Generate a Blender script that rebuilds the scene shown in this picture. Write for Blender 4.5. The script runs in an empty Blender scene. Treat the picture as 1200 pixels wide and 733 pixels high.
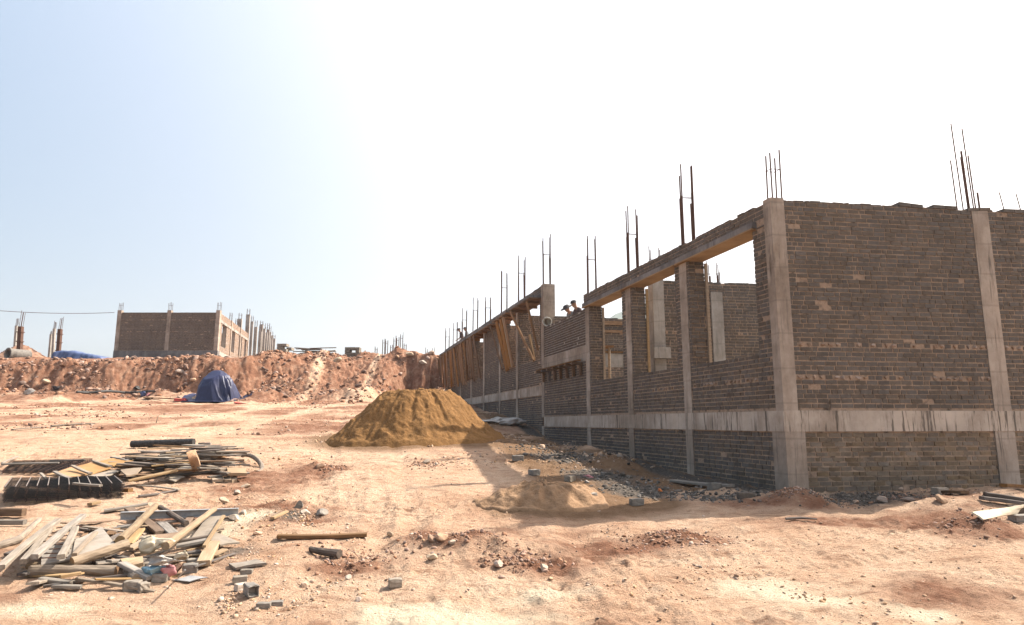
import bpy, bmesh, math, random
import numpy as np
from mathutils import Vector, Matrix, Quaternion

random.seed(7)
RNG = np.random.default_rng(11)
SC = bpy.context.scene
COL = SC.collection
R = math.radians
V = Vector

# ------------------------------------------------------------------ camera model (eye at the origin, looking along +Y)
F = 780.0
PITCH = R(9.36)
CP, SP = math.cos(PITCH), math.sin(PITCH)

def ray(u, v):
    a, b = u - 600.0, 366.5 - v
    return V((a, F * CP - b * SP, F * SP + b * CP)).normalized()

def at_depth(u, v, y):
    d = ray(u, v)
    return d * (y / d.y)

# ------------------------------------------------------------------ numpy noise
def _h(ix, iy, seed):
    h = (ix.astype(np.int64) * 374761393 + iy.astype(np.int64) * 668265263 + seed * 974711) & 0xffffffff
    h = ((h ^ (h >> 13)) * 1274126177) & 0xffffffff
    h = ((h ^ (h >> 16)) * 2246822519) & 0xffffffff
    h ^= h >> 15
    return (h & 0xffffff) / float(0xffffff) * 2 - 1

def vnoise(x, y, seed=0):
    x = np.asarray(x, float); y = np.asarray(y, float)
    ix, iy = np.floor(x), np.floor(y)
    fx, fy = x - ix, y - iy
    fx = fx * fx * fx * (fx * (fx * 6 - 15) + 10); fy = fy * fy * fy * (fy * (fy * 6 - 15) + 10)
    a, b = _h(ix, iy, seed), _h(ix + 1, iy, seed)
    c, d = _h(ix, iy + 1, seed), _h(ix + 1, iy + 1, seed)
    return (a + (b - a) * fx) * (1 - fy) + (c + (d - c) * fx) * fy

def fbm(x, y, octv=4, seed=0, gain=0.5):
    s, amp, tot = 0.0, 1.0, 0.0
    for k in range(octv):
        ca, sa = math.cos(0.6 * k + .3), math.sin(0.6 * k + .3)
        s = s + amp * vnoise((x * ca - y * sa) * 2.03 ** k + 17.3 * k, (x * sa + y * ca) * 2.03 ** k, seed + k)
        tot += amp; amp *= gain
    return s / tot

def sstep(t):
    t = np.clip(t, 0, 1)
    return t * t * (3 - 2 * t)

# ------------------------------------------------------------------ building frame
CRN = V((4.45, 11.0, 0))
DL = V((-0.2522, 0.9677, 0)); NL = V((-0.9677, -0.2522, 0))
DR = V((0.9898, 0.1423, 0)); NR = V((0.1423, -0.9898, 0))

def yline(v):
    return 2.1 / (0.088 + (v - 495) / 790.0)

def px(u, v):                                  # rough ground position of a photo pixel
    y = yline(v)
    return ((u - 600) / 790.0 * y, y)

BUMPS = []                                     # x, y, sx, sy, h
for (u, v, ru, sy, h) in [(785, 630, 48, .28, .11), (1125, 622, 42, .25, .15), (545, 640, 60, .32, .12), (500, 632, 25, .25, .10),
                          (372, 549, 18, .3, .13), (930, 588, 32, .5, .22), (1100, 598, 55, .5, .20), (1165, 590, 50, .6, .22),
                          (420, 560, 40, .6, .10), (350, 660, 30, .3, .06), (510, 722, 70, .3, .05), (640, 650, 40, .4, .05),
                          (690, 582, 30, .35, .16), (610, 640, 60, .3, .06), (330, 605, 30, .5, .06), (430, 655, 45, .3, .06), (360, 640, 40, .3, .06)]:
    x, y = px(u, v)
    BUMPS.append((x, y, ru / 790 * y, sy, h))
MOUND = px(640, 588)
PILE = (-2.66, 18.9)

def emb(x, y):
    """foot and crest of the cut bank"""
    n = fbm(x * .22, x * 0 + 3.1, 3, 5) * 1.7
    xs = np.array([-400, -16.5, -13.5, -11, -8.6, -7.2, -4, 400.0])
    foot = np.interp(x, xs, [39.5, 39.5, 38.5, 37.2, 38.8, 45.4, 46.2, 46.2])
    crest = np.interp(x, xs, [42.0, 42.2, 45.5, 47.8, 47.6, 47.2, 47.4, 47.4])
    groove = np.interp(x, [-9.2, -8.4, -4.5, -3.5], [0, 1, 1, 0]) * np.abs(vnoise(x * 3.1, x * 0 + 1.5, 33)) * .55
    rough = fbm(x * .9, y * .3, 3, 9) * .55
    return foot + n + groove + rough, crest + n + groove * .3 + rough * .6

def H(x, y, detail=True):
    x = np.asarray(x, float); y = np.asarray(y, float)
    base = -2.1 + 0.088 * np.minimum(y, 50)
    base = np.maximum(base, -1.66) + 0.02 * np.log1p(np.exp(-np.abs(base + 1.66) * 12))
    dx, dy = x - CRN.x, y - CRN.y
    t = dx * DL.x + dy * DL.y
    d = dx * NL.x + dy * NL.y
    delta = np.interp(t, [0, 3, 6, 9, 12.8, 14.5, 16.5, 23, 30], [0, -.2, -.27, -.33, -.5, -.34, -.26, -.22, 0])
    z = base + delta * np.exp(-(np.maximum(d, 0) / 2.3) ** 2)
    for bx, by, sx, sy, h in BUMPS:
        z = z + h * np.exp(-((x - bx) / sx) ** 2 - ((y - by) / sy) ** 2)
    # berm of spoil along the wall foot
    z = z + .20 * np.exp(-((d - 1.0) / .7) ** 2) * sstep((t - 1.5) / 2) * sstep((16 - t) / 4) * (fbm(t * .8, d * .8, 2, 77) + .4)
    # bank
    foot, crest = emb(x, y)
    s = (y - foot) / (crest - foot)
    top = 4.0 + 0.091 * (np.minimum(y, 62) - 42)
    top = top + .42 * np.exp(-((y - crest - .5) / 1.2) ** 2) * np.interp(x, [-27, -20, -17, -3, 2], [-.7, .2, 1, 1, 1.]) * (1 + 1.7 * fbm(x * .55, y * .2, 3, 61))
    z = z + np.exp(-((y - foot + 1.0) / 1.9) ** 2) * np.clip(.34 + .9 * fbm(x * .5, y * .5, 3, 63), 0, 1) * .75 * (y < foot + 3)
    e = sstep(s)
    z = z + (top - z) * e
    if detail:
        onb = np.clip(1 - np.abs(s - .55) / 1.1, 0, 1)
        far = sstep((y - 33) / 8)
        z = z + fbm(x * .35, y * .35, 3, 21) * .10
        z = z + fbm(x * 1.6, y * 1.6, 3, 31) * (.035 + .26 * onb)
        rough = .35 + .9 * np.clip(fbm(x * .5 + 9, y * .8, 3, 41) + .25, 0, 1)
        z = z + fbm(x * 6, y * 6, 3, 51, .6) * (.040 * rough + .12 * onb) + np.maximum(vnoise(x * 15, y * 15, 57), -.2) * (.019 * rough + .05 * onb)
        z = z - np.abs(fbm(x * 2.6, y * 2.6, 2, 71)) * .16 * onb
        z = z + fbm(x * .45 + 3, y * 4.2, 3, 121) * .030 * sstep((x + 1.0) / 2.5) * sstep((11 - y) / 2.5)
        z = z + np.maximum(fbm(x * 3.3, y * 3.3, 3, 131), .05) * .10 * np.clip(fbm(x * .45 + 4, y * .45, 2, 132) + .15, 0, .6)
        # faint wheel ruts
        for (x0, y0, x1, y1) in ((.75, 4.6, .15, 8.6), (1.30, 4.6, .80, 8.6), (-.9, 5.0, -2.2, 11.5), (1.2, 6.6, 7.4, 8.5), (1.0, 7.2, 7.4, 9.3), (-1.2, 8.5, -5.5, 30), (-2.6, 9, -7.5, 30), (-2.0, 6, -1.0, 10)):
            L = math.hypot(x1 - x0, y1 - y0)
            ax, ay = (x1 - x0) / L, (y1 - y0) / L
            al = (x - x0) * ax + (y - y0) * ay
            pe = (x - x0) * -ay + (y - y0) * ax + .05 * np.sin(al * 1.3)
            m = np.exp(-(pe / .13) ** 2) * sstep((al + .6) / .8) * sstep((L + .6 - al) / .8)
            z = z - .6 * m * (.034 + .012 * np.sign(np.sin(al * 46 + np.abs(pe) * 18))) + .010 * np.exp(-((np.abs(pe) - .24) / .07) ** 2) * sstep((al + .6) / .8) * sstep((L + .6 - al) / .8) * (1 + fbm(x * 5, y * 5, 2, 133))
    return z

def gz(x, y):
    return float(H(np.array([x]), np.array([y]))[0])

_S = np.concatenate([np.linspace(3.5, 30, 500), np.linspace(30, 75, 400)])
def G(u, v, h=0.0):
    """where the line of sight through a photo pixel meets the ground (or a height above it)"""
    d = ray(u, v); D = np.array(d)
    P = np.outer(_S, D)
    below = P[:, 2] < H(P[:, 0], P[:, 1], False) + h + .25      # smooth ground, raised: first possible hit
    i = max(int(np.argmax(below)) if below.any() else len(_S) - 1, 1)
    s = np.linspace(_S[i - 1], _S[i - 1] + 6.0, 240)
    P = np.outer(s, D)
    gap_ = P[:, 2] - (H(P[:, 0], P[:, 1]) + h)
    b = gap_ < 0
    k = max(int(np.argmax(b)) if b.any() else len(s) - 1, 1)
    f = gap_[k - 1] / max(gap_[k - 1] - gap_[k], 1e-6)
    return d * float(s[k - 1] + (s[k] - s[k - 1]) * min(max(f, 0), 1))

# ------------------------------------------------------------------ materials
def nodes(m):
    m.use_nodes = True
    return m.node_tree.nodes, m.node_tree.links

def ramp(nt, stops):
    r = nt.nodes.new('ShaderNodeValToRGB')
    e = r.color_ramp.elements
    while len(e) < len(stops): e.new(.5)
    for k, (p, c) in enumerate(stops):
        e[k].position = p; e[k].color = (*c, 1)
    return r

def tex(nt, coord, scale, detail=6, rough=.6, stretch=None, kind='ShaderNodeTexNoise'):
    src = coord
    if stretch:
        mp = nt.nodes.new('ShaderNodeMapping'); mp.inputs['Scale'].default_value = stretch
        nt.links.new(coord, mp.inputs['Vector']); src = mp.outputs[0]
    t = nt.nodes.new(kind)
    t.inputs['Scale'].default_value = scale
    if kind == 'ShaderNodeTexNoise':
        t.inputs['Detail'].default_value = detail; t.inputs['Roughness'].default_value = rough
    nt.links.new(src, t.inputs['Vector'])
    return t

def mixc(nt, fac, a, b, mode='MIX'):
    m = nt.nodes.new('ShaderNodeMix'); m.data_type = 'RGBA'; m.blend_type = mode
    for s, x in ((0, fac), (6, a), (7, b)):
        if isinstance(x, (int, float)): m.inputs[s].default_value = x
        elif isinstance(x, tuple): m.inputs[s].default_value = (*x, 1)
        else: nt.links.new(x, m.inputs[s])
    return m.outputs[2]

def mth(nt, op, a, b=None, clamp=False):
    m = nt.nodes.new('ShaderNodeMath'); m.operation = op; m.use_clamp = clamp
    for s, x in ((0, a), (1, b)):
        if x is None: continue
        if isinstance(x, (int, float)): m.inputs[s].default_value = x
        else: nt.links.new(x, m.inputs[s])
    return m.outputs[0]

def bumpn(nt, height, strength, dist):
    b = nt.nodes.new('ShaderNodeBump')
    b.inputs['Strength'].default_value = strength; b.inputs['Distance'].default_value = dist
    nt.links.new(height, b.inputs['Height'])
    return b.outputs[0]

MATS = {}
def mat(name, c1, c2, scale=4, c3=None, rough=.9, bump=.3, bdist=.01, stretch=None, detail=6, objrand=0.0, island=0.0, metal=0.0, spec=.3, bscale=None, patch=0.0):
    m = bpy.data.materials.new(name)
    N, L = nodes(m); nt = m.node_tree
    bs = N['Principled BSDF']
    co = N.new('ShaderNodeTexCoord').outputs['Object']
    t = tex(nt, co, scale, detail, .62, stretch)
    stops = [(.32, c1), (.66, c2)] if c3 is None else [(.28, c1), (.5, c2), (.72, c3)]
    r = ramp(nt, stops); L.new(t.outputs['Fac'], r.inputs['Fac'])
    c = r.outputs['Color']
    if objrand or island:
        hs = N.new('ShaderNodeHueSaturation')
        src = N.new('ShaderNodeObjectInfo').outputs['Random'] if objrand else N.new('ShaderNodeNewGeometry').outputs['Random Per Island']
        k = objrand or island
        v = mth(nt, 'MULTIPLY_ADD', src, 2 * k); nt.nodes[-1].inputs[2].default_value = 1 - k
        L.new(v, hs.inputs['Value']); L.new(c, hs.inputs['Color'])
        sv = mth(nt, 'MULTIPLY', src, 7.31); sv = mth(nt, 'FRACT', sv)
        sv = mth(nt, 'MULTIPLY_ADD', sv, .5); nt.nodes[-1].inputs[2].default_value = .72
        L.new(sv, hs.inputs['Saturation'])
        c = hs.outputs['Color']
    if patch:                                   # weathered areas, metres wide, and dirt that has run down
        pa = tex(nt, co, .45, 5, .65); pb = tex(nt, co, 1.6, 5, .7, (1, 1, .35))
        pr_ = ramp(nt, [(.34, (1 - patch * .62,) * 3), (.52, (1, 1, 1)), (.7, (1 + patch * .42, 1 + patch * .30, 1 + patch * .16))])
        L.new(mth(nt, 'ADD', mth(nt, 'MULTIPLY', pa.outputs['Fac'], .5), mth(nt, 'MULTIPLY', pb.outputs['Fac'], .5)), pr_.inputs['Fac'])
        c = mixc(nt, 1.0, c, pr_.outputs['Color'], 'MULTIPLY')
    L.new(c, bs.inputs['Base Color'])
    bs.inputs['Roughness'].default_value = rough
    bs.inputs['Metallic'].default_value = metal
    bs.inputs['Specular IOR Level'].default_value = spec
    if bump:
        t2 = tex(nt, co, bscale or scale * 4, 6, .65, stretch)
        L.new(bumpn(nt, t2.outputs['Fac'], bump, bdist), bs.inputs['Normal'])
    MATS[name] = m
    return m

mat('brick', (.088, .071, .056), (.130, .106, .085), 14, island=.15, bump=.6, bdist=.005, patch=.42)
mat('brick_old', (.120, .088, .058), (.200, .150, .100), 5, island=.22, bump=.6, bdist=.008, patch=.6)
mat('brick_fresh', (.075, .056, .043), (.115, .087, .067), 9, island=.18, bump=.4)
mat('mortar', (.04, .029, .022), (.36, .255, .18), 7, c3=(.20, .142, .10), bump=.8, bdist=.012, patch=.5)
mat('mortar_pale', (.28, .24, .20), (.38, .33, .28), 6, bump=.5)
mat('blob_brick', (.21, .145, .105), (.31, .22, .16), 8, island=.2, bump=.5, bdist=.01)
mat('concrete_block', (.15, .13, .105), (.26, .225, .185), 10, objrand=.2, bump=.6, bdist=.006)
mat('wood_grey', (.135, .112, .088), (.27, .232, .19), 3, stretch=(1, 9, 9), objrand=.24, bump=.3, bdist=.004)
mat('wood_tan', (.22, .145, .078), (.34, .24, .145), 3, stretch=(1, 9, 9), objrand=.18, bump=.25, bdist=.004)
mat('wood_brown', (.11, .062, .033), (.21, .125, .066), 3, stretch=(1, 9, 9), objrand=.22, bump=.3, bdist=.004)
mat('wood_orange', (.115, .055, .021), (.235, .125, .048), 3, stretch=(1, 9, 9), objrand=.36, bump=.3, bdist=.004)
mat('wood_dark', (.075, .06, .05), (.17, .135, .11), 3, stretch=(1, 9, 9), objrand=.25, bump=.3, bdist=.004)
mat('ply', (.25, .15, .078), (.35, .225, .125), 2.0, objrand=.1, bump=.15, bdist=.003)
mat('ply_worn', (.135, .113, .09), (.26, .222, .18), 3.5, c3=(.20, .16, .12), objrand=.15, bump=.2, bdist=.003)
mat('ply_soffit', (.20, .115, .056), (.31, .195, .10), 1.6, bump=.15, bdist=.003)
mat('bark', (.15, .108, .072), (.29, .22, .15), 3, stretch=(1.2, 8, 8), objrand=.15, bump=.6, bdist=.006)
mat('steel_dark', (.016, .015, .014), (.048, .044, .040), 20, rough=.65, bump=.2, bdist=.002, spec=.4)
mat('steel_worn', (.13, .105, .088), (.21, .175, .15), 20, rough=.6, bump=.1, bdist=.001)
mat('rust', (.055, .028, .020), (.13, .065, .04), 30, rough=.8, bump=.2, bdist=.001)
mat('steel_grey', (.22, .22, .22), (.33, .33, .32), 12, rough=.5, bump=.1, bdist=.001)
mat('tarp_blue', (.010, .012, .042), (.022, .027, .078), 2.5, rough=.5, bump=.3, bdist=.012, spec=.45)
mat('tarp_blue_pale', (.035, .055, .13), (.085, .115, .22), 2.0, rough=.5, bump=.25, bdist=.01, spec=.5)
mat('red_cloth', (.34, .05, .04), (.48, .10, .08), 8, bump=.4)
mat('pink_cloth', (.32, .12, .13), (.46, .22, .22), 10, bump=.4)
mat('blue_cloth', (.14, .26, .34), (.30, .42, .46), 10, bump=.4)
mat('sack_grey', (.26, .235, .21), (.42, .385, .34), 8, bump=.5)
mat('sack_white', (.30, .27, .24), (.44, .40, .36), 6, bump=.4)
mat('paper', (.40, .335, .235), (.52, .45, .34), 5, bump=.3)
mat('stone', (.20, .125, .085), (.36, .25, .175), 5, c3=(.30, .20, .14), objrand=.25, bump=.8, bdist=.012)
mat('stone_pale', (.30, .225, .16), (.46, .37, .28), 5, objrand=.15, bump=.7, bdist=.01)
mat('clod', (.125, .060, .036), (.36, .22, .15), 3, island=.40, bump=.7, bdist=.015)
mat('pebble', (.27, .165, .10), (.46, .32, .215), 3, island=.30, bump=.5, bdist=.004)
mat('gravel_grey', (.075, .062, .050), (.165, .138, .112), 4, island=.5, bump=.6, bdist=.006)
mat('plastic_white', (.50, .47, .40), (.58, .55, .47), 5, rough=.4, bump=.05)
mat('bucket_inside', (.30, .28, .24), (.42, .40, .35), 9, rough=.7, bump=.1)
mat('skin', (.24, .13, .085), (.28, .16, .105), 8, rough=.6, bump=.05)
mat('shirt_grey', (.12, .13, .14), (.2, .21, .22), 8, bump=.3)
mat('shirt_dark', (.05, .035, .035), (.09, .06, .055), 8, bump=.3)
mat('trousers', (.05, .055, .07), (.08, .085, .10), 8, bump=.3)
mat('hat_dark', (.035, .03, .03), (.06, .05, .048), 8, bump=.2)
mat('orange_plastic', (.50, .13, .03), (.60, .19, .05), 8, rough=.4, bump=.1)
mat('moss', (.08, .12, .02), (.16, .22, .05), 12, bump=.5)
mat('hill_green', (.022, .045, .020), (.065, .095, .04), .02, c3=(.045, .07, .03), bump=.6, bdist=6, bscale=.08)
mat('eye_dark', (.02, .015, .012), (.03, .02, .018), 5, rough=.3, bump=0)

def concrete(name, lo, hi, streak):
    m = bpy.data.materials.new(name)
    N, L = nodes(m); nt = m.node_tree; bs = N['Principled BSDF']
    co = N.new('ShaderNodeTexCoord').outputs['Object']
    a = tex(nt, co, 2.2, 8, .65)
    r = ramp(nt, [(.3, lo), (.7, hi)]); L.new(a.outputs['Fac'], r.inputs['Fac'])
    c = r.outputs['Color']
    # dribbles that run down the face
    s = tex(nt, co, 13, 4, .75, (1, 1, .07))
    g = tex(nt, co, .9, 3, .5)
    k = mth(nt, 'MULTIPLY', mth(nt, 'SUBTRACT', s.outputs['Fac'], .53, True), mth(nt, 'MULTIPLY', mth(nt, 'SUBTRACT', g.outputs['Fac'], .38, True), 5.0 * streak), True)
    k = mth(nt, 'MULTIPLY', k, 10.0, True)
    c = mixc(nt, k, c, tuple(x * .38 for x in lo))
    # pits
    p = tex(nt, co, 26, 3, .6)
    pk = mth(nt, 'MULTIPLY', mth(nt, 'SUBTRACT', p.outputs['Fac'], .63, True), 4.0, True)
    c = mixc(nt, pk, c, tuple(x * .5 for x in lo))
    st = tex(nt, co, .8, 6, .7, (1, 1, .5))
    sr = ramp(nt, [(.38, (.62, .58, .54)), (.55, (1, 1, 1)), (.7, (1.1, 1.07, 1.04))]); L.new(st.outputs['Fac'], sr.inputs['Fac'])
    c = mixc(nt, 1.0, c, sr.outputs['Color'], 'MULTIPLY')
    # seams of the shuttering boards
    wv = N.new('ShaderNodeTexWave'); wv.wave_type = 'BANDS'; wv.bands_direction = 'Z'; wv.inputs['Scale'].default_value = .55; wv.inputs['Distortion'].default_value = .6; wv.inputs['Detail'].default_value = 3
    L.new(co, wv.inputs['Vector'])
    sm = mth(nt, 'MULTIPLY', mth(nt, 'SUBTRACT', wv.outputs['Fac'], .985, True), 40.0, True)
    c = mixc(nt, mth(nt, 'MULTIPLY', sm, .5), c, tuple(x * .45 for x in lo))
    L.new(c, bs.inputs['Base Color']); bs.inputs['Roughness'].default_value = .9
    bs.inputs['Specular IOR Level'].default_value = .25
    b = tex(nt, co, 14, 7, .7)
    L.new(bumpn(nt, b.outputs['Fac'], .35, .01), bs.inputs['Normal'])
    MATS[name] = m
concrete('concrete', (.27, .215, .17), (.45, .37, .30), .5)
concrete('concrete_band', (.36, .292, .232), (.51, .43, .355), 1.4)
concrete('concrete_dark', (.13, .12, .115), (.24, .22, .205), .5)
concrete('concrete_pale', (.27, .245, .215), (.40, .37, .33), .5)

def ground_material():
    m = bpy.data.materials.new('ground_soil')
    N, L = nodes(m); nt = m.node_tree; bs = N['Principled BSDF']
    co = N.new('ShaderNodeTexCoord').outputs['Object']
    at = N.new('ShaderNodeAttribute'); at.attribute_name = 'mask'
    sep = N.new('ShaderNodeSeparateColor'); L.new(at.outputs['Color'], sep.inputs[0])
    red, pale, sand = sep.outputs[0], sep.outputs[1], sep.outputs[2]
    dark = at.outputs['Alpha']
    n1 = tex(nt, co, .55, 8, .62); n2 = tex(nt, co, 3.2, 8, .7); n3 = tex(nt, co, 22, 6, .7); n4 = tex(nt, co, 6, 8, .72, (.38, 1.5, 1))
    r1 = ramp(nt, [(.32, (.38, .215, .13)), (.45, (.54, .352, .232)), (.62, (.63, .46, .325))])
    f = mth(nt, 'ADD', mth(nt, 'MULTIPLY', n1.outputs['Fac'], .5), mth(nt, 'MULTIPLY', n2.outputs['Fac'], .5))
    L.new(f, r1.inputs['Fac'])
    c = r1.outputs['Color']
    # darker damp clods broken up by noise
    k = mth(nt, 'MULTIPLY', mth(nt, 'SUBTRACT', n4.outputs['Fac'], .505, True), 6.5, True)
    c = mixc(nt, mth(nt, 'MULTIPLY', k, .85), c, (.27, .145, .085))
    k3 = mth(nt, 'MULTIPLY', mth(nt, 'SUBTRACT', n3.outputs['Fac'], .56, True), 5.0, True)
    c = mixc(nt, mth(nt, 'MULTIPLY', k3, .75), c, (.17, .098, .06))
    n5 = tex(nt, co, 75, 4, .7); k5 = mth(nt, 'MULTIPLY', mth(nt, 'SUBTRACT', n5.outputs['Fac'], .54, True), 9.0, True)
    c = mixc(nt, mth(nt, 'MULTIPLY', k5, .6), c, (.21, .12, .074))
    n7 = tex(nt, co, 34, 5, .75, (.6, 1.3, 1)); k7 = mth(nt, 'MULTIPLY', mth(nt, 'SUBTRACT', n7.outputs['Fac'], .55, True), 8.0, True)
    c = mixc(nt, mth(nt, 'MULTIPLY', k7, .6), c, (.26, .14, .085))
    k6 = mth(nt, 'MULTIPLY', mth(nt, 'SUBTRACT', .40, n5.outputs['Fac'], True), 8.0, True)
    c = mixc(nt, mth(nt, 'MULTIPLY', k6, .5), c, (.50, .39, .28))
    def masked(mask, amt=1.2, off=.35):
        x = mth(nt, 'MULTIPLY', mth(nt, 'SUBTRACT', mth(nt, 'ADD', mask, mth(nt, 'MULTIPLY', n2.outputs['Fac'], .7)), off + .2, False), amt * 2, True)
        return mth(nt, 'MULTIPLY', x, mth(nt, 'MULTIPLY', mask, 2.5, True), True)
    rr = ramp(nt, [(.28, (.105, .044, .025)), (.48, (.235, .115, .069)), (.72, (.41, .26, .172))]); L.new(tex(nt, co, 2.4, 10, .75).outputs['Fac'], rr.inputs['Fac'])
    c = mixc(nt, masked(red), c, rr.outputs['Color'])
    c = mixc(nt, masked(pale), c, (.64, .525, .38))
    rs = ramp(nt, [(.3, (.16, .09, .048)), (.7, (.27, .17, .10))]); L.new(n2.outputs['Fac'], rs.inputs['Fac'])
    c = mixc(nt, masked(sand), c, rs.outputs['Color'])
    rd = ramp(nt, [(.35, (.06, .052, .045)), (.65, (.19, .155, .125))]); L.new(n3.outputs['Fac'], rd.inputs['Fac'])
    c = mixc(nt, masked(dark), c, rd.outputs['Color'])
    L.new(c, bs.inputs['Base Color']); bs.inputs['Roughness'].default_value = .95
    bs.inputs['Specular IOR Level'].default_value = .1
    hsum = mth(nt, 'ADD', n3.outputs['Fac'], mth(nt, 'MULTIPLY', tex(nt, co, 70, 4, .7).outputs['Fac'], .5))
    L.new(bumpn(nt, mth(nt, 'ADD', hsum, mth(nt, 'MULTIPLY', n7.outputs['Fac'], .8)), 1.0, .05), bs.inputs['Normal'])
    MATS['ground'] = m
ground_material()

def sand_material():
    m = bpy.data.materials.new('sand')
    N, L = nodes(m); nt = m.node_tree; bs = N['Principled BSDF']
    co = N.new('ShaderNodeTexCoord').outputs['Object']
    n = tex(nt, co, 1.8, 8, .7); n2 = tex(nt, co, 16, 6, .7)
    r = ramp(nt, [(.32, (.11, .055, .020)), (.55, (.215, .113, .043)), (.75, (.29, .165, .07))])
    L.new(mth(nt, 'ADD', mth(nt, 'MULTIPLY', n.outputs['Fac'], .5), mth(nt, 'MULTIPLY', n2.outputs['Fac'], .5)), r.inputs['Fac'])
    L.new(r.outputs['Color'], bs.inputs['Base Color']); bs.inputs['Roughness'].default_value = .95
    bs.inputs['Specular IOR Level'].default_value = .1
    L.new(bumpn(nt, n2.outputs['Fac'], .8, .035), bs.inputs['Normal'])
    MATS['sand'] = m
sand_material()
mat('dirt', (.13, .072, .036), (.27, .165, .092), 5, c3=(.21, .12, .062), rough=.95, bump=.9, bdist=.03, detail=9)

# ------------------------------------------------------------------ objects
BASE = {}
def tag(o, label=None, cat=None, group=None, kind=None):
    if label: o['label'] = label
    if cat: o['category'] = cat
    if group: o['group'] = group
    if kind: o['kind'] = kind
    return o

def empty(name, loc, label=None, cat=None, group=None):
    o = bpy.data.objects.new(name, None); COL.objects.link(o)
    o.location = loc; o.empty_display_size = .2
    BASE[o.name] = V(loc)
    return tag(o, label, cat, group)

class MB:
    def __init__(s): s.v = []; s.f = []; s.m = []
    def add(s, vs, fs, m=0):
        k = len(s.v); s.v += [tuple(p) for p in vs]
        s.f += [tuple(i + k for i in f) for f in fs]; s.m += [m] * len(fs)
    def box(s, c, a, b, d, m=0):               # centre and three half axes
        c, a, b, d = V(c), V(a), V(b), V(d)
        s.add([c - a - b - d, c + a - b - d, c + a + b - d, c - a + b - d, c - a - b + d, c + a - b + d, c + a + b + d, c - a + b + d],
              [(0, 3, 2, 1), (4, 5, 6, 7), (0, 1, 5, 4), (1, 2, 6, 5), (2, 3, 7, 6), (3, 0, 4, 7)], m)
    def prism(s, pts, z0, z1, m=0):
        n = len(pts)
        a = sum(pts[i][0] * pts[(i + 1) % n][1] - pts[(i + 1) % n][0] * pts[i][1] for i in range(n))
        if a < 0: pts = pts[::-1]
        s.add([(p[0], p[1], z0) for p in pts] + [(p[0], p[1], z1) for p in pts],
              [tuple(range(n))[::-1], tuple(range(n, 2 * n))] + [(i, (i + 1) % n, n + (i + 1) % n, n + i) for i in range(n)], m)
    def tube(s, p0, p1, r0, r1=None, n=6, m=0, caps=True):
        p0, p1 = V(p0), V(p1); r1 = r0 if r1 is None else r1
        d = (p1 - p0).normalized(); x = d.orthogonal().normalized(); y = d.cross(x)
        vs = []
        for p, r in ((p0, r0), (p1, r1)):
            for k in range(n):
                a = 2 * math.pi * k / n
                vs.append(p + x * math.cos(a) * r + y * math.sin(a) * r)
        fs = [(k, (k + 1) % n, n + (k + 1) % n, n + k) for k in range(n)]
        if caps: fs += [tuple(range(n))[::-1], tuple(range(n, 2 * n))]
        s.add(vs, fs, m)
    def path(s, pts, r, n=6, m=0):
        rings = []
        pts = [V(p) for p in pts]
        for i, p in enumerate(pts):
            d = (pts[min(i + 1, len(pts) - 1)] - pts[max(i - 1, 0)]).normalized()
            x = d.orthogonal().normalized() if i == 0 else (x0 - d * x0.dot(d)).normalized()
            x0 = x; y = d.cross(x)
            rr = r[i] if isinstance(r, (list, tuple)) else r
            rings.append([p + x * math.cos(2 * math.pi * k / n) * rr + y * math.sin(2 * math.pi * k / n) * rr for k in range(n)])
        vs = [q for g in rings for q in g]; fs = []
        for i in range(len(pts) - 1):
            fs += [(i * n + k, i * n + (k + 1) % n, (i + 1) * n + (k + 1) % n, (i + 1) * n + k) for k in range(n)]
        fs += [tuple(range(n))[::-1], tuple(range((len(pts) - 1) * n, len(pts) * n))]
        s.add(vs, fs, m)
    def grid(s, P, m=0, closed=False):          # P[i][j]
        a, b = len(P), len(P[0])
        fs = [(i * b + j, i * b + (j + 1) % b, (i + 1) * b + (j + 1) % b, (i + 1) * b + j) for i in range(a - 1) for j in range(b if closed else b - 1)]
        s.add([q for r in P for q in r], fs, m)
    def build(s, name, mats, parent=None, smooth=False, origin=None):
        me = bpy.data.meshes.new(name)
        P = np.array(s.v, float)
        if origin is not None: org = V(origin)
        elif parent is not None: org = BASE[parent.name]
        else:
            lo, hi = P.min(0), P.max(0)
            org = V(((lo[0] + hi[0]) / 2, (lo[1] + hi[1]) / 2, lo[2]))
        P = P - np.array(org)
        me.from_pydata(P.tolist(), [], s.f)
        if isinstance(mats, str): mats = [mats]
        for k in mats: me.materials.append(MATS[k])
        if len(mats) > 1: me.polygons.foreach_set('material_index', s.m)
        if smooth: me.polygons.foreach_set('use_smooth', [True] * len(me.polygons))
        me.update()
        o = bpy.data.objects.new(name, me); COL.objects.link(o)
        if parent is not None:
            o.parent = parent
            o.location = org - BASE[parent.name]
        else: o.location = org
        BASE[o.name] = org
        return o

def local_obj(name, verts, faces, M, material, parent=None, smooth=False, mids=None):
    """a mesh with its own axes (grain runs along local X)"""
    me = bpy.data.meshes.new(name); me.from_pydata([tuple(v) for v in verts], [], faces)
    for k in ([material] if isinstance(material, str) else material): me.materials.append(MATS[k])
    if mids: me.polygons.foreach_set('material_index', mids)
    if smooth: me.polygons.foreach_set('use_smooth', [True] * len(me.polygons))
    me.update()
    o = bpy.data.objects.new(name, me); COL.objects.link(o)
    if parent is not None:
        o.parent = parent; M = Matrix.Translation(-BASE[parent.name]) @ M
    o.matrix_world = M if parent is None else M
    if parent is not None: o.matrix_local = M
    BASE[o.name] = M.to_translation() if parent is None else M.to_translation() + BASE[parent.name]
    return o

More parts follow.
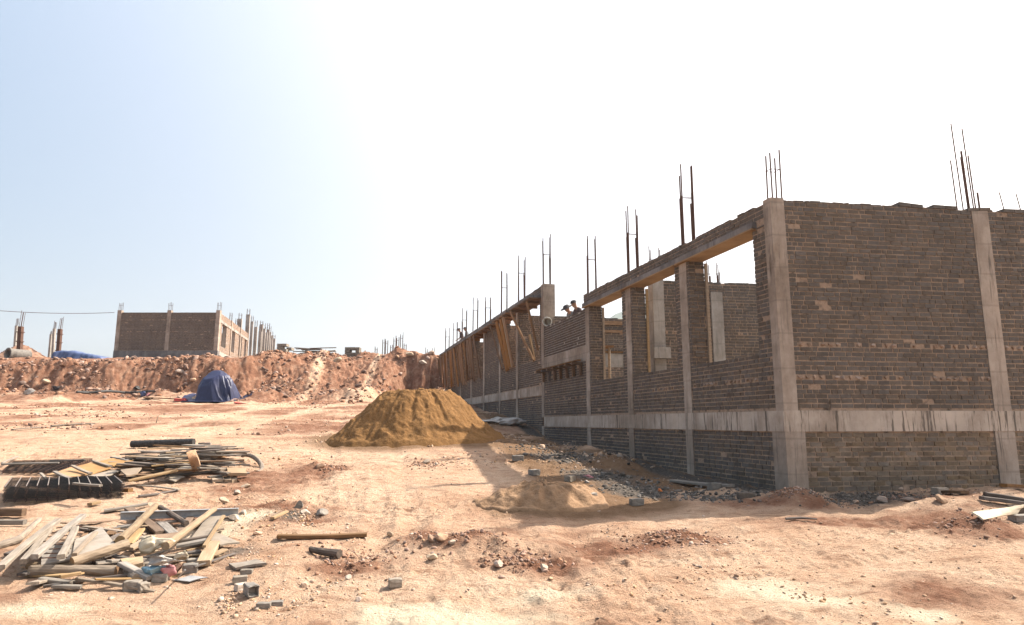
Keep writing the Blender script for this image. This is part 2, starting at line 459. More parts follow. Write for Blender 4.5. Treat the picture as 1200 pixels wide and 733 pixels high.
def frame(p0, p1, up=V((0, 0, 1)), roll=0.0):
    x = (p1 - p0).normalized()
    y = up.cross(x)
    if y.length < 1e-3: y = x.orthogonal()
    y.normalize(); z = x.cross(y)
    if roll:
        q = Quaternion(x, roll); y = q @ y; z = q @ z
    M = Matrix((x, y, z)).transposed().to_4x4()
    M.translation = (p0 + p1) / 2
    return M

def plank(name, p0, p1, w, t, material, label=None, cat='plank', group=None, roll=0.0, lift=True, parent=None, bow=None):
    """sawn board from p0 to p1 with slightly uneven ends, a bow and chamfered edges"""
    p0, p1 = V(p0), V(p1)
    L = (p1 - p0).length
    M = frame(p0, p1, roll=roll)
    n = 6
    bow = random.uniform(-.012, .012) * L if bow is None else bow
    e0, e1 = random.uniform(-.25, .25) * w, random.uniform(-.25, .25) * w
    ch = min(w, t) * .14
    sec = [(-w / 2 + ch, -t / 2), (w / 2 - ch, -t / 2), (w / 2, -t / 2 + ch), (w / 2, t / 2 - ch), (w / 2 - ch, t / 2), (-w / 2 + ch, t / 2), (-w / 2, t / 2 - ch), (-w / 2, -t / 2 + ch)]
    vs, fs = [], []
    for i in range(n):
        f = i / (n - 1)
        sc = 1 + random.uniform(-.03, .03)
        for (y, z) in sec:
            x = (f - .5) * L
            if i == 0: x += e0 * (y / w)
            if i == n - 1: x += e1 * (y / w)
            vs.append((x, y * sc, z + bow * (1 - (2 * f - 1) ** 2) + (t / 2 if lift else 0)))
    k = len(sec)
    for i in range(n - 1):
        fs += [(i * k + j, i * k + (j + 1) % k, (i + 1) * k + (j + 1) % k, (i + 1) * k + j) for j in range(k)]
    fs += [tuple(range(k))[::-1], tuple(range((n - 1) * k, n * k))]
    o = local_obj(name, vs, fs, M, material, parent)
    return tag(o, label, cat if label else None, group)

def log(name, p0, p1, r0, r1, material, label=None, cat='log', group=None, crook=.02, n=10, end=None):
    p0, p1 = V(p0), V(p1); p0 = p0 + V((0, 0, r0)); p1 = p1 + V((0, 0, r1))
    L = (p1 - p0).length; M = frame(p0, p1)
    vs, fs, mids = [], [], []
    seg = 9; ph = random.uniform(0, 6)
    for i in range(seg):
        f = i / (seg - 1); r = r0 + (r1 - r0) * f
        oy, oz = math.sin(f * 4 + ph) * crook * L * .3, math.cos(f * 5 + ph) * crook * L * .15
        for j in range(n):
            a = 2 * math.pi * j / n
            rr = r * (1 + random.uniform(-.08, .08))
            vs.append(((f - .5) * L, oy + rr * math.cos(a), oz + rr * math.sin(a)))
    for i in range(seg - 1):
        fs += [(i * n + j, i * n + (j + 1) % n, (i + 1) * n + (j + 1) % n, (i + 1) * n + j) for j in range(n)]
    mids = [0] * len(fs) + [1, 1]
    fs += [tuple(range(n))[::-1], tuple(range((seg - 1) * n, seg * n))]
    o = local_obj(name, vs, fs, M, [material, end or material], mids=mids)
    return tag(o, label, cat if label else None, group)

def sheet(name, pts, t, material, label=None, cat='board', group=None, warp=.01):
    """board given by its four top corners, with thickness below"""
    pts = [V(p) for p in pts]
    c = sum(pts, V()) / 4
    x = (pts[1] - pts[0]).normalized()
    nrm = (pts[2] - pts[0]).cross(pts[3] - pts[1]).normalized()
    if nrm.z < 0: nrm = -nrm
    x = (x - nrm * x.dot(nrm)).normalized(); y = nrm.cross(x)
    M = Matrix((x, y, nrm)).transposed().to_4x4(); M.translation = c
    Mi = M.inverted()
    q = [Mi @ p for p in pts]
    n = 7; vs, fs = [], []
    ph = random.uniform(0, 6)
    for lay in (0, -t):
        for i in range(n):
            for j in range(n):
                a, b = i / (n - 1), j / (n - 1)
                p = (q[0] * (1 - a) + q[1] * a) * (1 - b) + (q[3] * (1 - a) + q[2] * a) * b
                e = .012 * math.sin(9 * a + ph) * math.cos(7 * b + ph)
                vs.append((p.x + e * .3, p.y + e * .3, p.z + lay + warp * math.sin(a * 3 + ph) * math.cos(b * 2.5 + ph)))
    m = n * n
    for i in range(n - 1):
        for j in range(n - 1):
            k = i * n + j
            fs.append((k, k + n, k + n + 1, k + 1)); fs.append((m + k, m + k + 1, m + k + n + 1, m + k + n))
    rim = [i * n for i in range(n)] + [(n - 1) * n + j for j in range(1, n)] + [i * n + n - 1 for i in range(n - 2, -1, -1)] + [j for j in range(n - 2, 0, -1)]
    for a, b in zip(rim, rim[1:] + rim[:1]): fs.append((a, m + a, m + b, b)[::-1])
    o = local_obj(name, vs, fs, M, material)
    return tag(o, label, cat if label else None, group)

# rock templates
def rock_template(seed, sub=1, rough=.28, angular=False):
    bm = bmesh.new(); bmesh.ops.create_icosphere(bm, subdivisions=sub, radius=1)
    rg = np.random.default_rng(seed)
    P = np.array([v.co[:] for v in bm.verts])
    for _ in range(7):                          # cut planes make facets
        n = rg.normal(size=3); n /= np.linalg.norm(n); d = rg.uniform(.35, .75)
        ex = np.maximum(P @ n - d, 0)
        P = P - ex[:, None] * n[None, :] * .9
    P *= 1 + rg.uniform(-rough * .35, rough * .35, size=(len(P), 1))
    fs = [tuple(v.index for v in f.verts) for f in bm.faces]
    bm.free()
    return P, fs
ROCK1 = [rock_template(s, 1, .75) for s in range(8)]
ROCK2 = [rock_template(s + 50, 3, .10) for s in range(10)]

def rotmats(n):
    q = RNG.normal(size=(n, 4)); q /= np.linalg.norm(q, axis=1)[:, None]
    w, x, y, z = q.T
    return np.stack([1 - 2 * (y * y + z * z), 2 * (x * y - z * w), 2 * (x * z + y * w), 2 * (x * y + z * w), 1 - 2 * (x * x + z * z), 2 * (y * z - x * w),
                     2 * (x * z - y * w), 2 * (y * z + x * w), 1 - 2 * (x * x + y * y)], 1).reshape(n, 3, 3)

def rubble(name, X, Y, S, material, label, cat, sink=.38, dz=None):
    """many small stones as one uncountable sheet of stuff"""
    n = len(X); Z = H(X, Y) if dz is None else H(X, Y) + dz
    RM = rotmats(n)
    asp = RNG.uniform(.4, 1.25, size=(n, 3)) * S[:, None]
    VS, FS, off = [], [], 0
    kind = RNG.integers(0, len(ROCK1), n)
    for k in range(len(ROCK1)):
        idx = np.where(kind == k)[0]
        if not len(idx): continue
        T, tf = ROCK1[k]; tf = np.array(tf)
        P = T[None] * asp[idx][:, None, :]
        P = np.einsum('nij,nkj->nki', RM[idx], P)
        P[:, :, 2] *= .75
        P += np.stack([X[idx], Y[idx], Z[idx] + S[idx] * (.5 - sink)], 1)[:, None, :]
        m = len(T)
        FS.append((tf[None] + (np.arange(len(idx)) * m)[:, None, None] + off).reshape(-1, 3))
        VS.append(P.reshape(-1, 3)); off += m * len(idx)
    VS = np.concatenate(VS); FS = np.concatenate(FS)
    me = bpy.data.meshes.new(name)
    me.vertices.add(len(VS)); me.vertices.foreach_set('co', VS.ravel())
    me.loops.add(FS.size); me.loops.foreach_set('vertex_index', FS.ravel().astype(np.int32))
    me.polygons.add(len(FS)); me.polygons.foreach_set('loop_start', np.arange(0, FS.size, 3, dtype=np.int32))
    me.materials.append(MATS[material]); me.update(calc_edges=True); me.validate()
    o = bpy.data.objects.new(name, me); COL.objects.link(o)
    return tag(o, label, cat, None, 'stuff')

def rock(u, v, size, material='stone', label=None, cat='stone', group=None, name='stone', asp=(1, .8, .65), p=None):
    p = G(u, v) if p is None else p
    T, fs = random.choice(ROCK2)
    a = random.uniform(0, 6.28); q = Quaternion((random.uniform(-.4, .4), random.uniform(-.4, .4), 1), a)
    vs = [V((t[0] * size * asp[0], t[1] * size * asp[1], t[2] * size * asp[2])) for t in T]
    M = Matrix.Translation(p + V((0, 0, size * asp[2] * .55))) @ q.to_matrix().to_4x4()
    o = local_obj(name, vs, fs, M, material)
    return tag(o, label, cat, group)

def brick_block(u, v, L, W, Hh, rot, material='concrete_block', label=None, cat='brick', group=None, name='brick', h=0.0, tilt=(0, 0), hollow=False, p=None):
    """a loose perforated brick or a broken piece of one, with chipped corners"""
    p = G(u, v, h) if p is None else p
    bm = bmesh.new(); bmesh.ops.create_cube(bm, size=1)
    for vv in bm.verts: vv.co = V((vv.co.x * L, vv.co.y * W, vv.co.z * Hh))
    bmesh.ops.bevel(bm, geom=bm.edges[:], offset=min(L, W, Hh) * .07, segments=1, affect='EDGES')
    bmesh.ops.subdivide_edges(bm, edges=[e for e in bm.edges if e.calc_length() > Hh * .5], cuts=2, use_grid_fill=True)
    for vv in bm.verts: vv.co += V((random.uniform(-1, 1), random.uniform(-1, 1), random.uniform(-1, 1))) * Hh * .045
    if hollow:
        ends = [f for f in bm.faces if abs(f.normal.x) > .9 and abs(f.calc_center_median().x) > L * .45]
        r = bmesh.ops.inset_region(bm, faces=ends, thickness=Hh * .16)
        bmesh.ops.translate(bm, verts=list({w for f in ends for w in f.verts if f.normal.x > 0}), vec=(-L * .3, 0, 0))
    me = bpy.data.meshes.new(name); bm.to_mesh(me); bm.free()
    me.materials.append(MATS[material])
    o = bpy.data.objects.new(name, me); COL.objects.link(o)
    o.location = p + V((0, 0, Hh * .42)); o.rotation_euler = (tilt[0], tilt[1], rot)
    return tag(o, label, cat, group)

# ================================================================== GROUND
def build_ground():
    ax, ay = 0.0, -4.0                           # apex of the fan, behind the viewer
    r = [5.0]
    while r[-1] < 68: r.append(r[-1] * (1.0026 if 8.8 < r[-1] < 19 else 1.0048) if r[-1] < 40 else r[-1] + .13)
    while r[-1] < 1500: r.append(r[-1] * 1.09)
    r = np.array([.5, 1.5, 2.5, 3.5, 4.3] + r)
    th = np.concatenate([np.linspace(-100, -42, 30)[:-1], np.linspace(-42, 42, 1150), np.linspace(42, 100, 30)[1:]]) * math.pi / 180
    RR, TT = np.meshgrid(r, th, indexing='ij')
    X, Y = ax + RR * np.sin(TT), ay + RR * np.cos(TT)
    Z = H(X, Y)
    nr, nt = X.shape
    P = np.stack([X, Y, Z], -1).reshape(-1, 3)
    i, j = np.meshgrid(np.arange(nr - 1), np.arange(nt - 1), indexing='ij')
    a = (i * nt + j).ravel()
    FS = np.stack([a, a + 1, a + nt + 1, a + nt], 1)[:, ::-1]
    me = bpy.data.meshes.new('ground')
    me.vertices.add(len(P)); me.vertices.foreach_set('co', P.ravel())
    me.loops.add(FS.size); me.loops.foreach_set('vertex_index', FS.ravel().astype(np.int32))
    me.polygons.add(len(FS)); me.polygons.foreach_set('loop_start', np.arange(0, FS.size, 4, dtype=np.int32))
    me.update(calc_edges=True)
    me.polygons.foreach_set('use_smooth', np.ones(len(FS), bool))
    # masks: red clods, pale crust, ochre sand, grey gravel
    x, y = P[:, 0], P[:, 1]
    def blob(u, v, ru, rv):
        cx, cy = px(u, v); sx = ru / 790 * cy; sy = abs(px(u, v - rv)[1] - cy)
        return np.exp(-((x - cx) / sx) ** 2 - ((y - cy) / sy) ** 2)
    red = sum(blob(*b) for b in [(785, 628, 55, 12), (1125, 620, 55, 12), (540, 637, 70, 12), (390, 549, 28, 6), (930, 588, 45, 9), (420, 660, 60, 12),
                                 (1000, 610, 160, 9), (640, 660, 60, 12), (1100, 590, 60, 8), (330, 560, 60, 14), (330, 600, 90, 12), (700, 640, 60, 10), (1080, 690, 90, 20)])
    foot, crest = emb(x, y)
    s = (y - foot) / (crest - foot)
    red = np.clip(red * .62, 0, .62) + .55 * np.clip(fbm(x * .6, y * 1.3, 3, 201) - .05, 0, 1) + .35 * np.clip(fbm(x * 2.2, y * 3.0, 2, 207), 0, 1)
    red = np.maximum(red, sstep((s + .35 + 1.2 * np.clip(fbm(x * .3, y * .5, 3, 191) + .2, 0, 1)) / .5) * np.where(y > 60, .8, 1))
    red = np.maximum(red, .75 * sstep((y - 13) / 10) * np.clip(.48 + 1.1 * fbm(x * .35, y * .75, 4, 91), 0, 1))
    path = np.exp(-((x - np.interp(y, [36, 48], [-11.5, -13.5])) / .5) ** 2) + np.exp(-((x - np.interp(y, [36, 48], [-8.8, -9.6])) / .35) ** 2)
    red = red * (1 - .9 * np.clip(path, 0, 1) * (y < 49))
    pale = .12 * np.clip(path, 0, 1) * (y > 36) * (y < 49) + sum(blob(*b) for b in [(880, 683, 75, 14), (560, 718, 130, 16), (480, 705, 60, 12), (950, 700, 60, 10), (300, 600, 40, 10), (250, 620, 50, 10), (60, 700, 90, 12), (640, 690, 50, 8), (1060, 715, 50, 10)])
    dx, dy = x - CRN.x, y - CRN.y
    t = dx * DL.x + dy * DL.y; d = dx * NL.x + dy * NL.y; q = dx * DR.x + dy * DR.y; e = dx * NR.x + dy * NR.y
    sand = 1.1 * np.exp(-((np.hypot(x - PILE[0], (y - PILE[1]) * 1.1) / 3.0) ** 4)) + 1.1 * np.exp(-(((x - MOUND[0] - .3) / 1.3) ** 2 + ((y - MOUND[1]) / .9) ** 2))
    sand = sand + .95 * np.exp(-((d - 1.2) / 2.1) ** 4) * (t > .8) * (t < 20) * np.clip(.75 + .8 * fbm(x * .7, y * .7, 2, 211), 0, 1) + .6 * blob(660, 545, 60, 20) + .5 * blob(760, 585, 50, 10)  # brown sand by the long wall; its colour also darkens the building's shade
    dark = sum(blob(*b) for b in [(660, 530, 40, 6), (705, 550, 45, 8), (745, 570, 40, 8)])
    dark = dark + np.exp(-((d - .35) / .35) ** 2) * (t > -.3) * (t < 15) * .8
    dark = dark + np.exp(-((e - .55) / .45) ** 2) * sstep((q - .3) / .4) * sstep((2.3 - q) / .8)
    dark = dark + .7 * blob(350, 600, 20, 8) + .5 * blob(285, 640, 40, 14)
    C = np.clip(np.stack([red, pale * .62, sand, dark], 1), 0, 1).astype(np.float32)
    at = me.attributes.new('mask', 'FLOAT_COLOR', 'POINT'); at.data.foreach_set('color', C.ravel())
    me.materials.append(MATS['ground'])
    o = bpy.data.objects.new('ground', me); COL.objects.link(o)
    tag(o, 'bare sandy building ground rising to a cut bank of red earth', 'ground', None, 'structure')
build_ground()

# ================================================================== BRICKWORK
CH = 0.0785
def brickface(mb, O, S, N, s0, s1, z0, z1, L=.215, ragged=False, blobs=(), off=None, jit=1.0, gap=.019, m=0):
    """courses of real bricks standing 12 mm proud of the mortar; ragged = broken top course"""
    O, S, N = V(O), V(S), V(N)
    k0 = math.ceil((z0 - 1e-4) / CH - .35)
    z = k0 * CH; row = 0
    rg = random
    while z < z1 - .02:
        top = min(z + CH - gap * rg.choice((.8, 1.0, 1.1)), z1); bot = max(z, z0)
        if top - bot < .02: z += CH; continue
        last = z + CH * 1.05 >= z1
        blob_row = any(abs(z - b) < CH * .51 for b in blobs)
        s = s0 - rg.uniform(0, L * .8)
        wob = rg.uniform(-.003, .003) * jit
        g_ = gap * rg.choice((.6, .9, 1.0, 1.2, 1.5))
        while s < s1:
            l = L * rg.choice((1, 1, 1, 1, .97, .48, .5)) if not blob_row else .13
            a, b = max(s, s0), min(s + l - gap * rg.uniform(.7, 1.4), s1)
            s += l
            if b - a < .025: continue
            if ragged and last and rg.random() < .12: continue
            pr = rg.uniform(-.0045, .0045) * jit
            if blob_row and rg.random() < .42:
                c = O + S * ((a + b) / 2) + N * .002; c.z = (bot + top) / 2
                T, fs = rg.choice(ROCK1)
                mb.add([c + S * (t_[0] * (b - a) * .50) + N * (t_[1] * .035) + V((0, 0, t_[2] * CH * .56)) for t_ in T], fs, 2)
                continue
            dz0, dz1 = rg.uniform(-.0016, .0016) * jit, rg.uniform(-.0016, .0016) * jit
            tl = rg.uniform(-.0018, .0018) * jit
            if ragged and last: dz1 += rg.uniform(-.006, .012); tl *= 3
            dep = .07
            mm_ = 1 if rg.random() < .002 and jit > .7 else m
            if rg.random() < .012: pr = -.02
            P = []
            for (sx, zz, nn) in ((a, bot, -dep), (b, bot, -dep), (b, bot, pr), (a, bot, pr), (a, top, -dep), (b, top, -dep), (b, top, pr), (a, top, pr)):
                p = O + S * sx + N * (nn + (rg.uniform(-.002, .002) * jit if nn == pr else 0)); p.z = zz + wob + (dz0 if zz == bot else dz1) + (tl if sx == a else -tl) + rg.uniform(-.0012, .0012) * jit
                P.append(p)
            mb.add(P, [(0, 3, 2, 1), (4, 5, 6, 7), (0, 1, 5, 4), (1, 2, 6, 5), (2, 3, 7, 6), (3, 0, 4, 7)], mm_)
        z += CH; row += 1

def core(mb, O, S, N, s0, s1, z0, z1, th, i0=.008, m=1):
    O, S, N = V(O), V(S), V(N)
    c = O + S * ((s0 + s1) / 2) - N * ((th) / 2); c.z = (z0 + z1) / 2
    mb.box(c, S * ((s1 - s0) / 2), N * (th / 2 - i0), V((0, 0, (z1 - z0) / 2)), m)

WALLM = ['brick', 'mortar', 'blob_brick']
TH = .36
def walled(mb, O, S, N, s0, s1, z0, z1, ragged=False, blobs=(), back=False, m=0, jit=1.0, L=.215):
    core(mb, O, S, N, s0, s1, z0, z1 - (.02 if ragged else 0), TH)
    brickface(mb, O, S, N, s0, s1, z0, z1, ragged=ragged, blobs=blobs, m=m, jit=jit, L=L)
    if back: brickface(mb, V(O) - V(N) * TH, S, -V(N), s0, s1, z0, z1, ragged=ragged, m=m)

def jamb(mb, O, S, N, s, z0, z1, facing):
    """bricks on the side of an opening; facing = -1 looks back towards the corner"""
    n = V(S) * facing
    P = V(O) + V(S) * s + n * .012
    brickface(mb, P, -V(N), n, 0.0, TH, z0, z1, L=.235)

def cluster(mb, c, ds, dn, z, h, extra=True, r=.011, lean=(0, 0), n4=True, seed=0):
    """starter bars sticking out of a column: main bars and shorter lapped ones, tied by a link"""
    rg = random.Random(seed)
    for (a, b) in ((-1, -1), (1, -1), (1, 1), (-1, 1)):
        p = V(c) + ds * a + dn * b; p.z = z - .3
        hh = h * rg.uniform(.84, 1.0)
        q = p + V((lean[0] + rg.uniform(-.02, .02), lean[1] + rg.uniform(-.02, .02), .3 + hh))
        mb.tube(p, q, r, n=5)
        if extra:
            p2 = p + ds.normalized() * .03; hh2 = h * rg.uniform(.5, .66)
            q2 = p2 + V((lean[0] * .6 + rg.uniform(-.015, .015), lean[1] * .6 + rg.uniform(-.015, .015), .3 + hh2))
            mb.tube(p2, q2, r * 1.15, n=5)
    k = h * .58
    cs = [V(c) + ds * a + dn * b + V((lean[0] * .6, lean[1] * .6, 0)) for (a, b) in ((-1, -1), (1, -1), (1, 1), (-1, 1))]
    for i in range(4):
        a, b = cs[i].copy(), cs[(i + 1) % 4].copy(); a.z = b.z = z + k
        mb.tube(a, b, r * .45, n=4)

# ================================================================== NEAR BUILDING (long, stepped)
def build_main():
    B = empty('unfinished_building', (CRN.x, CRN.y, -1.12), 'long stepped shell of grey brick with concrete columns on the right, roofless, bars sticking up', 'building')
    O = V((CRN.x, CRN.y, 0))
    ZB, ZT = -.15, .19                              # plinth beam
    SILL, HEAD, TOP = 1.16, 3.40, 3.79
    def bl(name, mb, m, parent=B, **k): return mb.build(name, m, parent, **k)
    # ---- end wall (right face)
    w = MB()
    REND = 11.6
    cols = [(3.87, 4.20), (7.6, 7.93), (REND - .33, REND)]
    prev = .24
    for (a, b) in cols:
        walled(w, O, DR, NR, prev, a, ZT, TOP, ragged=True, blobs=(.72, 1.26))
        prev = b
    core(w, O, DR, NR, .2, REND, ZB, ZT, TH - .01, .02)
    prev = .33
    for (a, b) in [(x - .02, y) for x, y in cols]:
        walled(w, O, DR, NR, prev, a, -1.75, ZB, m=3, jit=1.5)
        prev = b
    # slabs laid loosely along the top
    s = .5
    while s < REND - .5:
        l = random.uniform(.45, .7)
        tl = random.uniform(-.02, .02)
        if random.random() < .75:
            for q in range(int(l / .235)):
                c = O + DR * (s + q * .237 + .115) - NR * .10; c.z = TOP + .010 + tl * (q - 1)
                w.box(c, DR * .112 + V((0, 0, tl * .5)), NR * .115, V((0, 0, .032)), 0)
        s += l + random.uniform(.03, .1)
    bl('wall', w, WALLM + ['brick_old'])
    # ---- front wall, lower length
    colt = [3.07, 5.89, 8.78, 13.23]
    hw = .15
    w = MB()
    bays = [(.18, 3.07 - hw), (3.07 + hw, 5.89 - hw), (5.89 + hw, 8.78 - hw)]
    ops = [(.55, 2.83), (3.44, 5.66), (6.28, 8.54)]
    for (a, b), (o0, o1) in zip(bays, ops):
        walled(w, O, DL, NL, a, b, ZT, SILL, blobs=(.72,))
        walled(w, O, DL, NL, a, o0, SILL, HEAD)
        walled(w, O, DL, NL, o1, b, SILL, HEAD)
        jamb(w, O, DL, NL, o1, SILL, HEAD, -1)
        jamb(w, O, DL, NL, o0, SILL, HEAD, 1)
        # brick behind the thin column, so that the pier is whole
    for c in colt[:3]:
        cc = O + DL * c - NL * (TH / 2 + .09); cc.z = (ZT + HEAD) / 2
        w.box(cc, DL * .15, NL * (TH / 2 - .1), V((0, 0, (HEAD - ZT) / 2)), 1)
    walled(w, O, DL, NL, .18, 8.78 + .3, HEAD + .12, TOP, ragged=True)
    core(w, O, DL, NL, .18, 8.9, HEAD, HEAD + .12, TH)
    core(w, O, DL, NL, .2, 13.1, ZB, ZT, TH - .01, .02)
    # bay of newer brickwork under the scaffold
    walled(w, O, DL, NL, 8.78 + hw, 13.23 - hw, ZT, 1.80, blobs=(.72,))
    cb = []
    prev = .33
    for c in colt:
        walled(w, O, DL, NL, prev, c - .14, -1.75, ZB, m=0, jit=1.3); prev = c + .14
    bl('wall', w, WALLM + ['brick_old'])
    w = MB()
    core(w, O, DL, NL, 8.78 + hw, 13.23 - hw, 2.25, 3.33, TH, .010, 1)
    brickface(w, O, DL, NL, 8.78 + hw, 13.23 - hw, 2.25, 3.37, L=.2, ragged=True, gap=.018, jit=.6, m=0)
    bl('new_brickwork', w, ['brick_fresh', 'mortar_pale', 'blob_brick'])
    w = MB(); c = O + DL * 11.0 - NL * (TH / 2 - .012); c.z = 2.025
    w.box(c, DL * 2.06, NL * (TH / 2), V((0, 0, .225)))
    bl('lintel', w, 'concrete')
    # ---- plinth beams
    w = MB()
    w.prism([(O + NR * .028 + DR * .0).xy[:], (O + NR * .028 + DR * REND).xy[:], (O - NR * .02 + DR * REND).xy[:], (O - NR * .02).xy[:]], ZB, ZT)
    bl('plinth_beam', w, 'concrete_band')
    w = MB()
    w.prism([(O + NL * .03 - DL * .02).xy[:], (O + NL * .03 + DL * 13.08).xy[:], (O - NL * .02 + DL * 13.08).xy[:], (O - NL * .02 - DL * .02).xy[:]], ZB, ZT - .004)
    bl('plinth_beam', w, 'concrete_band')
    # ---- corner column, in two lifts
    def corner(a, b, z0, z1, pr):
        w = MB()
        p = [O + NR * pr + NL * pr * .9, O + DR * b + NR * pr, O + DR * b - NR * .25, O + DL * a - NL * .25, O + DL * a + NL * pr]
        w.prism([q.xy[:] for q in p], z0, z1); return w
    col = bl('column', corner(.19, .24, ZT - .02, TOP + .03, .014), 'concrete')
    r = MB(); cluster(r, O + DR * .12 + DL * .10 - NL * .03, DR * .085, DL * .07, TOP, .98, extra=False, r=.014, lean=(.0, .0), seed=3)
    bl('rebar', r, 'rust', col)
    w = corner(.32, .33, -1.8, ZB + .01, .022); bl('column', w, 'concrete')
    # ---- columns of the end wall
    for k, (a, b) in enumerate(cols):
        w = MB(); w.prism([q.xy[:] for q in (O + DR * a + NR * .012, O + DR * b + NR * .012, O + DR * b - NR * .3, O + DR * a - NR * .3)], ZT - .02, TOP - .02)
        col = bl('column', w, 'concrete')
        w = MB(); w.prism([q.xy[:] for q in (O + DR * (a - .05) + NR * .02, O + DR * (b - .0) + NR * .02, O + DR * b - NR * .3, O + DR * (a - .05) - NR * .3)], -1.8, ZB + .01)
        bl('column', w, 'concrete')
        r = MB()
        c0 = O + DR * ((a + b) / 2) - NR * .14
        for (ds, dn, h, rr) in ((-.30, 0, .98, .012), (-.13, .05, 1.74, .012), (-.10, -.05, 1.15, .019), (-.03, .05, 1.08, .012), (.0, -.04, 1.60, .012), (.12, .04, 1.12, .013), (.08, -.08, .35, .018)):
            p = c0 + DR * ds - NR * dn; p.z = TOP - .3
            r.tube(p, p + V((-.032 * h, 0, h + .3)), rr, n=5)
        a_ = c0 + DR * -.36; b_ = c0 + DR * .10; a_.z = b_.z = TOP + .83
        r.tube(a_ + V((-.03, 0, 0)), b_ + V((-.03, 0, .01)), .004, n=4)
        bl('rebar', r, 'rust', col)
    for s_ in (4.75, 5.1):                      # two thin bars right of the column
        r = MB(); p = O + DR * s_ - NR * .15; p.z = TOP - .2; r.tube(p, p + V((-.09, 0, .62)), .010, n=5); bl('rebar', r, 'rust')
    # ---- columns of the front wall
    for k, c in enumerate(colt):
        top = HEAD - .03 if k < 2 else (HEAD - .03 if k == 2 else 4.96)
        dep = .10 if k < 3 else .42
        w = MB()
        w.prism([q.xy[:] for q in (O + DL * (c - hw) + NL * .013, O + DL * (c + hw) + NL * .013, O + DL * (c + hw) - NL * dep, O + DL * (c - hw) - NL * dep)], ZT - .02, top)
        col = bl('column', w, 'concrete')
        w = MB(); w.prism([q.xy[:] for q in (O + DL * (c - .14) + NL * .02, O + DL * (c + .14) + NL * .02, O + DL * (c + .14) - NL * .2, O + DL * (c - .14) - NL * .2)], -1.6, ZB + .01)
        bl('column', w, 'concrete')
        r = MB(); h = [1.85, 1.78, 1.80, 1.95][k]
        cluster(r, O + DL * c - NL * .17, DL * .03, NL * .13, TOP if k < 3 else 4.96, h, r=.016, seed=20 + k)
        bl('rebar', r, 'rust', col)
    # ---- lintels over the three openings, formwork still below
    for k, (a, b) in enumerate([(.42, 3.30), (3.30, 6.12), (6.12, 9.02)]):
        w = MB(); c = O + DL * ((a + b) / 2 - (.0)) - NL * (TH / 2 - .05); c.z = HEAD + .055
        w.box(c, DL * ((b - a) / 2 - .015 - .12 * (k == 9)), NL * (TH / 2 + .03), V((0, 0, .055)))
        li = bl('lintel', w, 'concrete_dark')
        w = MB(); c.z = HEAD - .017
        w.box(c + NL * .01, DL * ((b - a) / 2 - .03), NL * (TH / 2 + .04), V((0, 0, .015)))
        bl('formwork_board', w, 'ply_soffit', li)
        # battens at the inner edge of the far jamb
        o1 = ops[k][1]
        w = MB(); p = O + DL * (o1 - .03) - NL * (TH + .03)
        w.box(V((p.x, p.y, (SILL + HEAD) / 2 - .05)), DL * .025, NL * .03, V((0, 0, (HEAD - SILL) / 2 - .02)))
        bl('batten', w, 'wood_tan')
    # ---- upper length
    UP = 1.10
    c2 = [13.23, 16.7, 19.7, 23.1, 26.35, 29.65, 32.9, 36.1]
    w = MB()
    z0, z1, sl, hd, tp = ZB + UP, ZT + UP, 2.28, HEAD + UP, 4.93
    for k in range(7):
        a, b = c2[k] + .13, c2[k + 1] - .13
        walled(w, O, DL, NL, a, b, -.9 + .35 * (k > 1), z0, jit=1.2)
        core(w, O, DL, NL, a, b, z0, z1, TH - .01, .02)
        if k == 2:
            walled(w, O, DL, NL, a, b, z1, hd)
        else:
            walled(w, O, DL, NL, a, b, z1, sl)
            walled(w, O, DL, NL, a, a + .22, sl, hd); walled(w, O, DL, NL, b - .2, b, sl, hd)
            jamb(w, O, DL, NL, b - .2, sl, hd, -1); jamb(w, O, DL, NL, a + .22, sl, hd, 1)
    walled(w, O, DL, NL, 13.4, 36.2, hd + .12, tp, ragged=True)
    core(w, O, DL, NL, 13.4, 36.2, hd, hd + .12, TH)
    for c in (16.7, 19.7, 23.1, 26.35, 29.65, 32.9):
        PC = O + DL * (c + .05) - NL * TH
        walled(w, PC, DR, NR, .0, 2.0 if c < 20 else 6.0, z1, hd - .1, ragged=True)
    bl('wall', w, WALLM)
    w = MB()
    w.prism([q.xy[:] for q in (O + NL * .03 + DL * 13.3, O + NL * .03 + DL * 36.2, O - NL * .02 + DL * 36.2, O - NL * .02 + DL * 13.3)], z0, z1)
    bl('plinth_beam', w, 'concrete_band')
    for k, c in enumerate(c2[1:]):
        w = MB()
        w.prism([q.xy[:] for q in (O + DL * (c - .13) + NL * .045, O + DL * (c + .13) + NL * .045, O + DL * (c + .13) - NL * TH, O + DL * (c - .13) - NL * TH)], -.8, hd - .04)
        col = bl('column', w, 'concrete')
        r = MB(); cluster(r, O + DL * c - NL * .17, DL * .05, NL * .13, tp, [2.1, 2.05, 1.4, 2.1, 2.0, 1.7, 1.6][k], r=.018, seed=40 + k)
        bl('rebar', r, 'rust', col)
